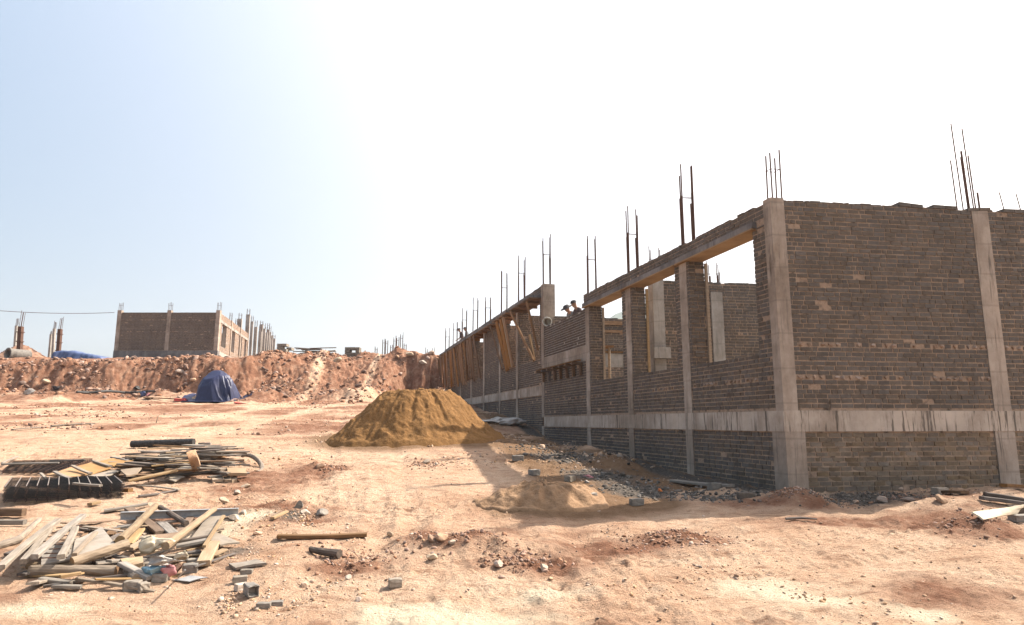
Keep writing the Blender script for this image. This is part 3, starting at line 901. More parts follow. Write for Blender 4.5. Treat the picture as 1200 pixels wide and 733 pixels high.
    # formwork canopy of planks over the openings, still in place
    for k, (a, b) in enumerate([(13.45, 16.5), (16.85, 19.5), (20.2, 23.0), (23.3, 26.2), (26.5, 29.5), (29.8, 32.8), (33.0, 36.1)]):
        ov = .42 if k < 2 else .34
        w = MB(); c = O + DL * ((a + b) / 2) - NL * (TH / 2 - .05 - ov / 2); c.z = hd + .05
        w.box(c, DL * ((b - a) / 2), NL * (TH / 2 + ov / 2), V((0, 0, .05)))
        li = bl('lintel', w, 'concrete_dark')
        w = MB()
        n = 3
        for q in range(n):
            cc = O + DL * ((a + b) / 2) + NL * (-TH + .05 + (TH + ov) * (q + .5) / n); cc.z = hd - .022
            w.box(cc, DL * ((b - a) / 2 + random.uniform(-.05, .1)), NL * ((TH + ov) / n / 2 - .006), V((0, 0, .02)))
        for q in (.15, .5, .85):
            cc = O + DL * (a + (b - a) * q) + NL * (ov / 2 - .1); cc.z = hd - .09
            w.box(cc, DL * .04, NL * (ov / 2 + .22), V((0, 0, .045)))
        bl('formwork_board', w, 'wood_orange', li)
    # ---- inside: cross walls, rear wall, floor
    def cross(y0, openings, z_top, name='wall', back=False):
        pass
    tA = (16.95 - 11) / .9677
    w = MB(); PA = O + DL * tA - NL * TH
    walled(w, PA, DR, NR, .72, 3.05, ZT, TOP - .12, ragged=True, blobs=(2.3,))
    walled(w, PA, DR, NR, .0, .4, ZT, 1.25)
    walled(w, PA, DR, NR, 3.05, 9.2, ZT, TOP - .12, ragged=True, blobs=(2.3,))
    bl('wall', w, WALLM)
    for (a, b, zt) in ((.42, .72, TOP - .04), (2.02, 2.34, 3.40)):
        w = MB(); w.prism([q.xy[:] for q in (PA + DR * a + NR * .06, PA + DR * b + NR * .06, PA + DR * b - NR * .3, PA + DR * a - NR * .3)], ZT, zt)
        col = bl('column', w, 'concrete_pale')
        r = MB(); cluster(r, PA + DR * ((a + b) / 2) - NR * .1, DR * .13, NR * .05, zt, .9, r=.012, seed=70)
        bl('rebar', r, 'rust', col)
    w = MB(); w.box(PA + DR * .56 + NR * .12 + V((0, 0, 1.75)), DR * .22, NR * .12, V((0, 0, .14))); bl('beam_stub', w, 'concrete_pale')
    tB = 13.0; PB = O + DL * tB - NL * TH
    w = MB()
    walled(w, PB, DR, NR, 0, 9.5, ZT, 1.95, blobs=(1.9,)); walled(w, PB, DR, NR, 0, 9.5, 2.45, 3.74, ragged=True)
    bl('wall', w, WALLM)
    w = MB(); c = PB + DR * 4.75 - NR * (TH / 2 - .02); c.z = 2.2; w.box(c, DR * 4.75, NR * (TH / 2), V((0, 0, .25)))
    bl('lintel', w, 'concrete_pale')
    w = MB(); c = PB + DR * 1.6 + NR * .05; c.z = 2.50; w.box(c, DR * 1.2, NR * .05, V((0, 0, .03))); bl('formwork_board', w, 'wood_orange')
    w = MB(); c = PB + DR * 2.3 + NR * .06; c.z = 3.55
    w.box(c, DR * .5, NR * .04, V((0, 0, .07))); w.box(c - V((0, 0, .3)), DR * .5, NR * .04, V((0, 0, .05)))
    bl('formwork_board', w, 'wood_orange')
    # rear wall, with openings like the front
    PR = O + DR * REND
    w = MB()
    core(w, PR, DL, -NL, .0, 36, -1.0, SILL, TH); core(w, PR, DL, -NL, 0, 13.2, HEAD, 3.7, TH)
    for c in [.2, 3.07, 5.89, 8.78, 12.5]: core(w, PR, DL, -NL, c - .3, c + .3, SILL, HEAD, TH)
    bl('wall', w, ['brick', 'brick'])
    w = MB()
    w.prism([q.xy[:] for q in (O - NL * .3 - NR * .3, O + DR * (REND - .3) - NR * .3, O + DR * (REND - .3) + DL * 13, O + DL * 13 - NL * .3)], -.2, ZT - .02)
    bl('floor_slab', w, 'concrete_pale')
    for (tt, ss, z) in ((4.0, 7.5, 3.72), (7.2, 5.5, 3.7), (9.5, 9.0, 3.7)):
        c = O + DL * tt + DR * ss
        w = MB(); w.prism([q.xy[:] for q in (c, c + DR * .3, c + DR * .3 + DL * .3, c + DL * .3)], ZT - .02, z); col = bl('column', w, 'concrete_pale')
        r = MB(); cluster(r, c + DR * .15 + DL * .15, DR * .1, DL * .1, z, 1.4, r=.012, seed=90 + int(tt)); bl('rebar', r, 'rust', col)
build_main()

O0 = V((CRN.x, CRN.y, 0))
def fw(t, out, z):                                  # a point on the front wall: along, outwards, height
    p = O0 + DL * t + NL * out; p.z = z; return p

# timber props and shuttering boards leaning under the upper lintels
GP = 'timber props under the upper lintels'
def prop(t0, t1, z0, z1, w, o0=.10, o1=.34, mat_='wood_orange', label=''):
    w *= 1.2; o1 += .10
    p0, p1 = fw(t0, o0, z0), fw(t1, o1, z1)
    x = (p1 - p0).normalized()
    yv = DL - x * DL.dot(x); yv.normalize(); zv = x.cross(yv)
    L = (p1 - p0).length
    M = Matrix((x, yv, zv)).transposed().to_4x4(); M.translation = (p0 + p1) / 2
    n, vs, fs = 5, [], []
    for i in range(n):
        f = i / (n - 1)
        ww = w * (1 + random.uniform(-.12, .12)); oy = random.uniform(-.02, .02)
        for (a, b) in ((-1, -1), (1, -1), (1, 1), (-1, 1)): vs.append(((f - .5) * L, a * ww / 2 + oy, b * .022))
    for i in range(n - 1): fs += [(i * 4 + j, i * 4 + (j + 1) % 4, (i + 1) * 4 + (j + 1) % 4, (i + 1) * 4 + j) for j in range(4)]
    fs += [(3, 2, 1, 0), tuple(range((n - 1) * 4, n * 4))]
    tag(local_obj('timber_prop', vs, fs, M, mat_), label, 'timber prop', GP)
SL2, HD2 = 2.30, 4.34
prop(13.75, 13.55, 2.6, HD2 + .02, .12, .04, .42, 'wood_brown', 'brown post beside the tall column in the nearest propped opening')
prop(14.25, 15.9, 2.27, HD2, .13, .04, .42, 'wood_orange', 'long slanting timber prop crossing the nearest propped opening')
prop(14.5, 14.8, 2.27, 3.3, .16, -.05, -.05, 'wood_tan', 'short pale offcut standing on the sill behind the long slanting prop')
for k, (a, b, w, l) in enumerate([(17.25, 17.15, .16, 'narrow upright board at the near side of the second propped opening'), (17.75, 17.8, .34, 'wide upright board in the middle of the second propped opening'),
                                  (18.25, 18.5, .40, 'widest brown board standing in the second propped opening'), (19.0, 19.75, .14, 'thin slanting prop at the far side of the second propped opening'),
                                  (17.45, 17.4, .10, 'thin pale batten between the upright boards of the second propped opening')]):
    prop(a, b, SL2 - .02 - .1 * (k == 2), HD2, w, .05 + .03 * (k % 2), .38, 'wood_orange' if k != 4 else 'wood_tan', l)
tt = 23.5
k = 0
while tt < 35.9:
    w = random.choice((.18, .22, .28, .34))
    if abs(tt - 26.35) > .0:
        prop(tt + random.uniform(.1, 1.3), tt + w, SL2 + random.uniform(-.25, .1), HD2 + .02, w, .07 + .05 * (k % 3), .34 + .03 * (k % 2), random.choice(('wood_orange', 'wood_orange', 'wood_brown')),
             'rough orange brown board in the dense far row of leaning props')
    tt += w + random.uniform(.08, .42); k += 1

# wooden brackets stuck in the wall below the new brickwork
pb0 = plank('ledger_board', fw(8.95, .22, 1.79), fw(13.15, .22, 1.79), .12, .04, 'wood_brown', 'brown ledger board on brackets below the newly laid brick panel', 'plank', bow=0)
for k in range(7):
    t = 9.3 + k * .62
    m = MB()
    m.box(fw(t, .16, 1.74), DL * .05, NL * .17, V((0, 0, .035)), 0)
    m.box(fw(t, .05, 1.56), DL * .05, NL * .04, V((0, 0, .17)), 0)
    b = m.build('wooden_bracket', 'wood_brown' if k != 5 else 'wood_dark')
    tag(b, 'short brown bracket of two timbers in the row under the new brick panel', 'bracket', 'wooden brackets under the new brick panel')

# bucket lying on the new brickwork, mouth towards the viewer
def bucket():
    p = at_depth(641.5, 367.5, 23.55)
    p.z = 3.38 + .165
    p = V((p.x, p.y, p.z))
    ax = V((-.12, -.98, -.1)).normalized()
    r = empty('bucket', p - V((0, 0, .165)), 'dirty white bucket lying on its side on top of the new brick wall', 'bucket')
    m = MB(); x = ax.orthogonal().normalized(); y = ax.cross(x)
    prof = [(-.17, .0), (-.17, .125), (-.1, .135), (.14, .160), (.15, .172), (.17, .172), (.17, .152), (.10, .145), (-.14, .115), (-.14, 0)]
    P = [[p + ax * h + (x * math.cos(a) + y * math.sin(a)) * rr for a in [k * math.pi / 10 for k in range(20)]] for h, rr in prof]
    m.grid(P, closed=True)
    m.build('body', 'plastic_white', r, smooth=True)
    m = MB(); m.path([p + ax * .16 + x * .16 + y * .0, p + ax * .26 + x * .1 - y * .1, p + ax * .28 - y * .16, p + ax * .26 - x * .1 - y * .1, p + ax * .16 - x * .16], .006)
    m.build('handle', 'steel_grey', r)
    m = MB(); m.grid([[p - ax * .135 + (x * math.cos(a) + y * math.sin(a)) * rr for a in [k * math.pi / 8 for k in range(16)]] for rr in (.001, .11)], closed=True)
    m.build('mortar_crust', 'bucket_inside', r)
bucket()

# ================================================================== FAR BUILDING on the plateau
def build_far():
    yb = 57.0
    A = at_depth(133, 421, yb); zb = A.z - .6
    A = V((A.x, yb, 0)); Bp = V((at_depth(254, 420, yb).x, yb, 0))
    top = at_depth(200, 366.5, yb).z; flo = at_depth(200, 411, yb).z
    S = V((1, 0, 0)); N = V((0, -1, 0)); W = Bp.x - A.x
    B = empty('unfinished_building', (A.x + W / 2, yb, zb), 'unfinished square ended grey brick building on the plateau at left, one sunlit side', 'building')
    w = MB(); mid = W * .505
    for (a, b) in ((.3, mid - .18), (mid + .18, W - .3)):
        walled(w, A, S, N, a, b, flo, top, ragged=False, blobs=(flo + 1.6, flo + 2.6), L=.26)
    bd = MB(); bd.box(V((A.x + W / 2, yb + .15, (zb + flo) / 2)), S * (W / 2 + .05), V((0, .2, 0)), V((0, 0, (flo - zb) / 2 - .01)))
    w.build('wall', WALLM, B); bd.build('plinth_beam', 'concrete_dark', B)
    for a in (.15, mid, W - .15):
        c = A + S * a; m = MB(); m.box(V((c.x, yb + .12, (flo + top) / 2 + .1)), S * .17, V((0, .17, 0)), V((0, 0, (top - flo) / 2 + .1)))
        col = m.build('column', 'concrete', B)
        r = MB(); cluster(r, V((c.x, yb + .12, 0)), S * .12, V((0, .1, 0)), top + .2, .75, extra=False, r=.016, seed=int(a * 7)); r.build('rebar', 'rust', col)
    # long side, recedes, catches the sun; paler brick and mortar also paint the sunlight in
    D = V((-.215, 1, 0)).normalized(); ND = V((D.y, -D.x, 0))
    sl, hd = flo + .5, flo + 2.5
    w = MB(); s = .3; Ls = 14.3
    core(w, Bp, D, ND, .3, Ls, zb, flo, TH); brickface(w, Bp, D, ND, .3, Ls, flo, sl)
    core(w, Bp, D, ND, .3, Ls, flo, sl, TH)
    ops = [(1.3, 3.2), (5.2, 7.2), (9.3, 11.0), (12.4, 13.6)]
    prev = .3
    for (a, b) in ops + [(Ls, Ls)]:
        core(w, Bp, D, ND, prev, a, sl, hd, TH); brickface(w, Bp, D, ND, prev, a, sl, hd); prev = b
    core(w, Bp, D, ND, .3, Ls, hd + .25, top, TH); brickface(w, Bp, D, ND, .3, Ls, hd + .25, top, ragged=True)
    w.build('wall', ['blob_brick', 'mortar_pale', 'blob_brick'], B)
    m = MB(); c = Bp + D * (Ls / 2) - ND * .16; m.box(V((c.x, c.y, hd + .125)), D * (Ls / 2 - .2), ND * .2, V((0, 0, .12))); m.build('lintel', 'concrete_pale', B)
    for a in (Ls * .36, Ls * .69, Ls):
        c = Bp + D * a; m = MB(); m.box(V((c.x, c.y, (flo + top) / 2)) - ND * .1, D * .17, ND * .17, V((0, 0, (top - flo) / 2 + .05)))
        col = m.build('column', 'concrete', B)
        r = MB(); cluster(r, V((c.x, c.y, 0)) - ND * .1, D * .12, ND * .1, top, .9, extra=False, r=.016, seed=int(a * 5)); r.build('rebar', 'rust', col)
    # back walls so that the shell is closed
    w = MB(); core(w, A, D, -ND, .3, Ls, zb, top, TH); core(w, A + D * Ls, S, -N, 0, W, zb, top, TH)
    w.build('wall', ['brick', 'brick'], B)
    return Bp, D, ND
FB, FD, FN = build_far()

# free standing columns of the next block, receding
GC = 'bare concrete columns beyond the far building'
ZP = 5.75
specs = [(277, 381, 72, .26), (281.5, 374, 75, .42), (291, 369, 74, .40), (295.5, 377, 79, .30), (300, 383.5, 80, .36), (305, 389, 82, .34), (306.5, 380.5, 84.5, .40), (309.5, 385.5, 86, .38), (312, 390, 88, .34),
         (314.5, 386.5, 90, .38), (316.3, 389.5, 93, .36), (318.5, 393.5, 95, .36), (321.3, 397, 98, .36)]
words = ['short column directly against the end of the sunlit side wall', 'first wide column right of the sunlit side wall', 'tallest bare concrete column, standing clear right of the far building', 'short column just right of the tallest bare one',
         'medium column in the gap between the tallest one and the dense row', None, None, None, None, None, None, None, 'farthest and rightmost column of the receding row']
for (u, v, y, wd), lb in zip(specs, words):
    p = at_depth(u, v, y); q = V((p.x, p.y, gz(p.x, p.y)))
    c = empty('concrete_column', q, lb or 'slim grey concrete column in the crowded middle of the receding row', 'column', GC)
    m = MB(); m.box(V((p.x, p.y, (p.z + q.z) / 2 - .3)), FD * (wd / 2), FN * (wd / 2), V((0, 0, (p.z - q.z) / 2 + .3)))
    m.build('shaft', 'concrete_pale', c)
    r = MB(); cluster(r, V((p.x, p.y, 0)), FD * (wd * .35), FN * (wd * .35), p.z, random.uniform(.5, 1.0), extra=False, r=.018, seed=int(u)); r.build('rebar', 'rust', c)

# ================================================================== HEAPS
def heap(name, cx, cy, R0, r0, h, seed, material, label, cat, ex=1.0, ey=1.0, clump=.10, flat=.0, nr=120, nt=320, pw=1.05):
    P = []
    fr = np.linspace(0, 1.0, nr)
    th = np.linspace(0, 2 * math.pi, nt, endpoint=False)
    T, Fr = np.meshgrid(th, fr)
    n = fbm(np.cos(T) * 1.6 + 5, np.sin(T) * 1.6 + 2, 3, seed)
    Rb = R0 * (1 + .10 * n)
    r = Fr * Rb * 1.12
    X, Y = cx + r * np.cos(T) * ex, cy + r * np.sin(T) * ey
    Rb = Rb * 1.1; prof = np.clip((Rb - r) / (Rb - r0 * (1 + .25 * n)), 0, 1)
    prof = 1 - np.maximum(0, 1 - prof) ** 1.0
    prof = prof - .06 * np.exp(-((prof - 1) / .12) ** 2)
    z = h * np.clip(prof, 0, 1) ** pw
    slope = np.clip(prof * 4, 0, 1)
    z = z + slope * (fbm(X * 1.3, Y * 1.3, 3, seed + 4) * clump * 1.0 + fbm(X * 4.0, Y * 4.0, 3, seed + 9) * clump * .85 - np.abs(fbm(X * 6, Y * 6, 2, seed + 19)) * clump * .7 + fbm(X * 14, Y * 14, 2, seed + 13) * clump * .35)
    z = z - slope * np.clip(np.abs(vnoise(T * 9, r * .6, seed + 3)) - .25, 0, 1) * clump * .8
    Zd = H(X, Y); Zg = Zd + (H(X, Y, False) - Zd) * np.clip(prof * 2.5, 0, 1)
    Z = Zg + z + .018 * np.clip(prof * 8, 0, 1) - .12 * np.clip((Fr - .9) / .1, 0, 1)
    m = MB(); m.grid([[(X[i, j], Y[i, j], Z[i, j]) for j in range(nt)] for i in range(nr)], closed=True)
    o = m.build(name, material, None, smooth=True)
    return tag(o, label, cat)
heap('sand_pile', PILE[0] - .04, PILE[1], 2.20, .80, 1.43, 3, 'sand', 'big flat topped heap of ochre building sand in front of the brick building', 'sand pile', ex=1.03, ey=.85, clump=.075, pw=1.22)
heap('sand_mound', MOUND[0] - .05, MOUND[1] + .1, .84, .12, .30, 8, 'dirt', 'low mound of brown sand half in the shade of the building', 'sand mound', ex=1.15, ey=.65, clump=.075, nr=40, nt=90)

# ================================================================== LOOSE STONES AND RUBBLE
def scatter(n, u0, u1, y0, y1, s0, s1, p=2.6, mask=None):
    u = RNG.uniform(u0, u1, n); y = y0 * (y1 / y0) ** RNG.uniform(0, 1, n)
    x = (u - 600) / 790 * y
    s = s0 * (s1 / s0) ** (RNG.uniform(0, 1, n) ** p)
    keep = np.ones(n, bool) if mask is None else RNG.uniform(0, 1, n) < mask(x, y)
    dx, dy = x - CRN.x, y - CRN.y
    ins = (dx * NL.x + dy * NL.y < .05) & (dx * NR.x + dy * NR.y < .05)
    keep &= ~ins
    return x[keep], y[keep], s[keep]
clus = lambda x, y: np.clip(.04 + 2.6 * np.clip(fbm(x * .5, y * .6, 3, 141) - .08, 0, 1) ** 1.1 * (.4 + np.clip(1.6 * fbm(x * 2.2, y * 2.2, 2, 171), 0, 1)), 0, 1)
x, y, s = scatter(80000, -60, 1260, 4.6, 15, .004, .034, 3.0, clus)
rubble('pebbles', x, y, s, 'pebble', 'small pebbles and crumbs of earth strewn over the bare ground', 'pebbles')
x, y, s = scatter(16000, -60, 1000, 14, 40, .014, .07, 2.4, clus)
rubble('pebbles', x, y, s, 'pebble', 'scattered stones on the open ground towards the cut bank', 'pebbles')
x, y, s = scatter(16000, -60, 620, 20, 41, .014, .11, 3.0, lambda x, y: np.clip(2.4 * fbm(x * .35 + 7, y * .5, 3, 147) - .1 + sstep((y - 33) / 6) * .35, 0, 1))
rubble('clods', x, y, s, 'clod', 'reddish clods scattered on the ground before the cut bank', 'clods')
def bankmask(x, y):
    f, c = emb(x, y); s = (y - f) / (c - f)
    return np.clip(np.exp(-((s + .05) / .4) ** 2) * .75 + np.exp(-((s - 1.15) / .35) ** 2) * .95 + .50 * (s > 0) * (s < 1.2), 0, 1) * np.clip(.45 + fbm(x * .6, y * .6, 2, 151), .1, 1) * np.where((x > -14) & (x < -8.5) & (s < .85), .35, 1)
x, y, s = scatter(80000, -80, 640, 35, 51, .03, .26, 3.2, bankmask)
rubble('rubble', x, y, s, 'clod', 'broken red clods and stones covering the cut bank', 'rubble')
# grey rubble and gravel beside the wall
def near(pts, n, s0, s1, sp):
    X, Y, S = [], [], []
    for (u, v, ru, rv) in pts:
        a = RNG.normal(size=(n, 2)) * .55
        uu, vv = u + a[:, 0] * ru, v + a[:, 1] * rv
        yy = 2.1 / (.088 + (vv - 495) / 790); xx = (uu - 600) / 790 * yy
        X.append(xx); Y.append(yy); S.append(s0 * (s1 / s0) ** (RNG.uniform(0, 1, n) ** sp))
    X, Y, S = map(np.concatenate, (X, Y, S))
    dx, dy = X - CRN.x, Y - CRN.y
    k = (dx * NL.x + dy * NL.y > .03) | (dx * NR.x + dy * NR.y > .03)
    return X[k], Y[k], S[k]
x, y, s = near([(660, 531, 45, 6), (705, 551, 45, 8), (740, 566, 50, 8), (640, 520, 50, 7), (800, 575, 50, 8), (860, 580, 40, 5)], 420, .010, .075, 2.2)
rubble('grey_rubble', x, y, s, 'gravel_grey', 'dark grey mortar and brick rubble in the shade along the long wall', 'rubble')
x, y, s = near([(985, 582, 60, 7), (1030, 578, 50, 5), (960, 586, 30, 6)], 500, .008, .035, 1.8)
rubble('gravel', x, y, s, 'gravel_grey', 'grey gravel at the foot of the end wall', 'gravel')
x, y, s = near([(355, 600, 18, 6), (365, 605, 16, 5), (300, 640, 35, 22), (320, 615, 40, 14), (282, 690, 12, 10), (300, 590, 40, 10)], 150, .006, .034, 1.8)
rubble('rubble', x, y, s, 'pebble', 'grey crumbs of concrete on the ground right of the timber heaps', 'rubble')
x, y, s = near([(785, 630, 45, 9), (1125, 618, 45, 10), (540, 637, 55, 9), (390, 549, 18, 4), (930, 586, 38, 6), (1075, 582, 50, 6), (500, 545, 20, 4), (610, 655, 40, 8), (420, 650, 50, 12)], 520, .007, .045, 2.2)
rubble('clods', x, y, s, 'clod', 'reddish clods lying in low ridges on the driven ground', 'clods')
x, y, s = near([(600, 505, 40, 10), (640, 512, 40, 8), (560, 492, 20, 4), (690, 530, 60, 6)], 200, .015, .10, 2.0)
rubble('rubble', x, y, s, 'pebble', 'reddish rubble spilled along the foot of the long wall', 'rubble')

# single stones one can pick out
GS = 'loose stones on the driven ground'
for (u, v, sz, mt_, lb) in [(345, 628, .085, 'stone', 'rounded tan stone sitting on the lone plank in the middle foreground'), (358, 603, .14, 'stone_pale', 'pale flat stone between grey crumbs behind the lone plank'),
                       (377, 604, .15, 'concrete_block', 'grey lump of hardened mortar right of the pale flat stone'), (351, 594, .15, 'concrete_block', 'dark grey lump of mortar behind the pale flat stone'),
                       (457, 628, .08, 'stone_pale', 'whitish pointed stone right of the lone plank end'), (518, 632, .12, 'stone', 'largest reddish stone in the clod ridge before the sand heap'), (505, 634, .10, 'stone', 'reddish stone at the left end of the clod ridge'),
                       (530, 637, .07, 'stone_pale', 'small whitish stone at the foot of the clod ridge'), (506, 655, .10, 'stone_pale', 'flat cream stone below the clod ridge'), (585, 663, .10, 'stone', 'flat reddish stone furthest right below the clod ridge'),
                       (637, 668, .10, 'stone_pale', 'flat pale stone in the centre of the bare foreground'), (821, 666, .05, 'stone_pale', 'small white stone by the pale crust on the right'), (1141, 641, .04, 'stone_pale', 'tiny white stone below the reddish clod heap at right'),
                       (358, 688, .07, 'stone', 'reddish flat stone above the lone brick at lower left'), (408, 679, .07, 'stone_pale', 'pale stone left of the lone half brick'), (420, 704, .06, 'stone', 'stone in the foreground below the lone half brick'),
                       (1035, 590, .17, 'stone', 'big tan stone at the edge of the gravel by the end wall'), (1066, 588, .13, 'stone', 'tan stone right of the biggest one by the gravel'), (1008, 573, .14, 'stone', 'rounded stone standing on the gravel'),
                       (996, 571, .15, 'stone', 'brown stone leaning on the end wall foot'), (1074, 571, .20, 'concrete_block', 'grey slab like stone leaning at the end wall'), (1120, 567, .20, 'stone', 'largest tan stone near the second column of the end wall'),
                       (1104, 588, .13, 'stone', 'flat reddish stone among the clods at right'), (1053, 575, .13, 'stone', 'stone between the gravel and the grey slab'), (1003, 590, .08, 'stone', 'small stone at the lower edge of the gravel'),
                       (500, 543, .13, 'stone_pale', 'pale clod in front of the sand heap'), (511, 546, .10, 'stone_pale', 'smaller pale clod right of its twin in front of the sand heap'), (375, 549, .16, 'stone', 'reddish lump at the toe of the sand heap, left'),
                       (395, 424, .42, 'stone_pale', 'large tan boulder resting high on the ramp of the cut bank'), (54, 449, .32, 'stone_pale', 'cream boulder at the foot of the cut bank at left'),
                       (225, 447, .30, 'stone', 'tan boulder in the bank left of the blue tarpaulin'), (211, 437, .35, 'stone', 'brown boulder high in the bank left of the blue tarpaulin'), (480, 417, .40, 'stone_pale', 'pale boulder on the bank crest near the long building'),
                       (496, 426, .36, 'stone_pale', 'pale boulder just below the crest near the long building'), (505, 415, .34, 'stone', 'tan boulder on the crest beside the long building'), (465, 420, .32, 'stone', 'reddish boulder on the crest above the grooved cut'),
                       (277, 580, .13, 'stone_pale', 'pale stone right of the board heap'), (288, 572, .12, 'stone_pale', 'whitish lump beyond the pale stone right of the board heap'), (263, 589, .13, 'stone_pale', 'cream stone below the board heap'),
                       (275, 610, .13, 'stone_pale', 'large pale stone right of the grey steel beam end'), (286, 603, .10, 'stone_pale', 'small pale stone above the large one by the beam end'), (302, 627, .09, 'stone', 'stone in the grey crumbs right of the timber heap')]:
    rock(u, v, sz * (.72 if v > 500 else .9), mt_, lb, 'stone', GS, asp=(1, .8, .55))

# loose bricks
GB = 'loose bricks lying about'
for (u, v, L, W, Hh, rot, lb, mt_) in [(463, 687, 0.122, 0.086, 0.072, .3, 'lone grey brown half brick in the middle foreground', 'concrete_block'), (691, 585, 0.200, 0.130, 0.100, .5, 'sunlit grey brick on the slope right of the sand mound', 'concrete_block'),
        (746, 592, 0.200, 0.120, 0.100, .2, 'dark brick in the shade right of the sunlit brick', 'concrete_block'), (626, 557, 0.200, 0.140, 0.110, .8, 'dark brick at the edge of the lit patch near the sand heap', 'concrete_block'), (607, 540, 0.240, 0.130, 0.120, .1, 'dark brick left of the grey rubble by the long wall', 'concrete_block'),
        (668, 564, 0.220, 0.130, 0.100, 1.0, 'dark brick between the lit patch and the rubble', 'concrete_block'), (837, 574, 0.200, 0.140, 0.120, .4, 'grey block below the plank by the long wall', 'concrete_block'), (874, 584, 0.240, 0.120, 0.090, .05, 'brown brick lying at the foot of the wall by the corner column', 'brick'),
        (155, 692, 0.144, 0.094, 0.094, .2, 'grey broken block in front of the timber heap, lower left', 'concrete_block'), (167, 693, 0.094, 0.094, 0.086, .9, 'rough mortar lump stuck to the broken block', 'concrete_block'),
        (188, 681, 0.144, 0.086, 0.079, .1, 'grey block before the crumpled sack', 'concrete_block'), (223, 671, 0.144, 0.101, 0.094, .3, 'grey block right of the crumpled sack', 'concrete_block'), (226, 661, 0.122, 0.086, 0.058, .5, 'flat block behind the grey block by the sack', 'concrete_block'),
        (247.5, 616, 0.130, 0.090, 0.060, .2, 'small brown block lying on the grey plywood sheet', 'brick'), (289, 673, 0.115, 0.058, 0.050, .1, 'dark tile fragment at the back of the small brick cluster', 'concrete_block'), (281, 682, 0.130, 0.086, 0.058, .4, 'pale half brick in the middle of the small brick cluster', 'concrete_block'),
        (283, 691, 0.115, 0.079, 0.058, .8, 'whitish broken brick at the front of the cluster', 'stone_pale'), (309, 712, 0.115, 0.065, 0.043, .15, 'flat brick piece at the bottom, left of its mossy twin', 'concrete_block'), (324, 710, 0.108, 0.065, 0.043, .2, 'flat mossy brick piece at the bottom', 'concrete_block'),
        (1102, 580, 0.220, 0.130, 0.120, .3, 'pale brick standing on the clods by the end wall', 'stone_pale'), (1196, 600, 0.240, 0.140, 0.090, .05, 'dark brick on top of the pale board at the right edge', 'brick'), (1196, 611, 0.240, 0.140, 0.090, .1, 'grey brick below the pale board at the right edge', 'concrete_block'),
        (240, 521, 0.300, 0.100, 0.050, .1, 'thin grey tile lying beyond the board heap', 'concrete_block'), (8, 603, 0.120, 0.100, 0.090, .4, 'grey brick end beside the mesh stack at the left edge', 'concrete_block')]:
    brick_block(u, v, L, W, Hh, rot, mt_, lb, 'brick', GB)
brick_block(294, 697, .16, .10, .10, -.9, 'concrete_block', 'hollow brick with its dark hole facing the viewer', 'brick', GB, hollow=True)

# ================================================================== TIMBER HEAP IN FRONT
def pk(u0, v0, u1, v1, w, t, m, label, cat='plank', h0=0.02, h1=0.02, group='boards of the front timber heap', roll=0.0, name='plank'):
    return plank(name, G(u0, v0, h0), G(u1, v1, h1), w, t, m, label, cat, group, roll)
def lg(u0, v0, u1, v1, r0, r1, m, label, h0=0.0, h1=0.0, group='poles of the front timber heap', end='wood_tan', **k):
    return log('pole', G(u0, v0, h0), G(u1, v1, h1), r0, r1, m, label, 'pole', group, end=end, **k)
def sh(pts, hs, t, m, label, group='plywood sheets of the front timber heap', name='plywood_sheet', cat='board'):
    return sheet(name, [G(u, v, h) for (u, v), h in zip(pts, hs)], t, m, label, cat, group)

sh([(48, 663), (98, 653), (92, 630), (50, 640)], (.10, .12, .13, .10), .018, 'ply_worn', 'grey warped plywood sheet under the pale laths at left')
sh([(84, 655), (135, 637), (119, 618), (88, 632)], (.13, .13, .17, .14), .018, 'ply_worn', 'grey weathered sheet in the middle of the front timber heap')
for k in range(8):
    v = 618 + k * 5.2
    a, b = 66 - k * 5.0, 96 - k * 2.5
    m = MB(); m.path([G(a, v + 1, .15), G((a + b) / 2, v - .5, .18), G(b, v - 1, .16)], .006, 5)
    tag(m.build('steel_rod', 'rust', None), 'thin rusty rod lying crosswise under the pale laths', 'rod', 'thin rods under the pale laths')
pk(0, 668, 68, 612, .075, .045, 'wood_grey', 'longest pale lath, leftmost of the four leaning ones', h0=.16, h1=.16)
pk(27, 661, 58, 622, .07, .045, 'wood_grey', 'second pale lath from the left, hidden partly by its neighbour', h0=.16, h1=.14)
pk(40, 656, 97, 607, .075, .05, 'wood_grey', 'third pale lath from the left, long and straight', h0=.21, h1=.19)
pk(71, 656, 88, 622, .07, .05, 'wood_grey', 'rightmost and shortest of the four pale laths', h0=.20, h1=.18)
pk(87, 652, 112, 626, .05, .03, 'wood_tan', 'slim tan batten on the grey sheet, right of the pale laths', h0=.16, h1=.18)
lg(84, 665, 149, 644, .048, .055, 'bark', 'tan pole with a bright cut end, slanting across the front timber heap', h0=.06, h1=.12)
lg(35, 676, 136, 675, .055, .05, 'bark', 'thick brown pole lying level at the front of the heap', h0=.0, h1=.0, crook=.004, n=14, end='wood_orange')
lg(32, 668, 88, 667, .035, .04, 'bark', 'split pole just behind the thick brown one', h0=.02, h1=.02)
pk(47, 681, 84, 685, .08, .035, 'wood_grey', 'flat grey offcut in front of the thick brown pole')
pk(62, 689, 95, 690, .06, .03, 'wood_grey', 'nearest grey offcut, lying on bare sand')
pk(70, 678, 95, 674, .05, .03, 'wood_tan', 'tan wedge lying on the thick brown pole', h0=.10, h1=.11)
pk(84, 683, 100, 681, .06, .03, 'wood_brown', 'small brown offcut beside the flat grey one')
lg(-14, 648, 22, 637, .04, .045, 'bark', 'crooked brown pole entering from the left edge')
lg(22, 636, 46, 612, .04, .03, 'bark', 'tapering brown pole behind the pale laths')
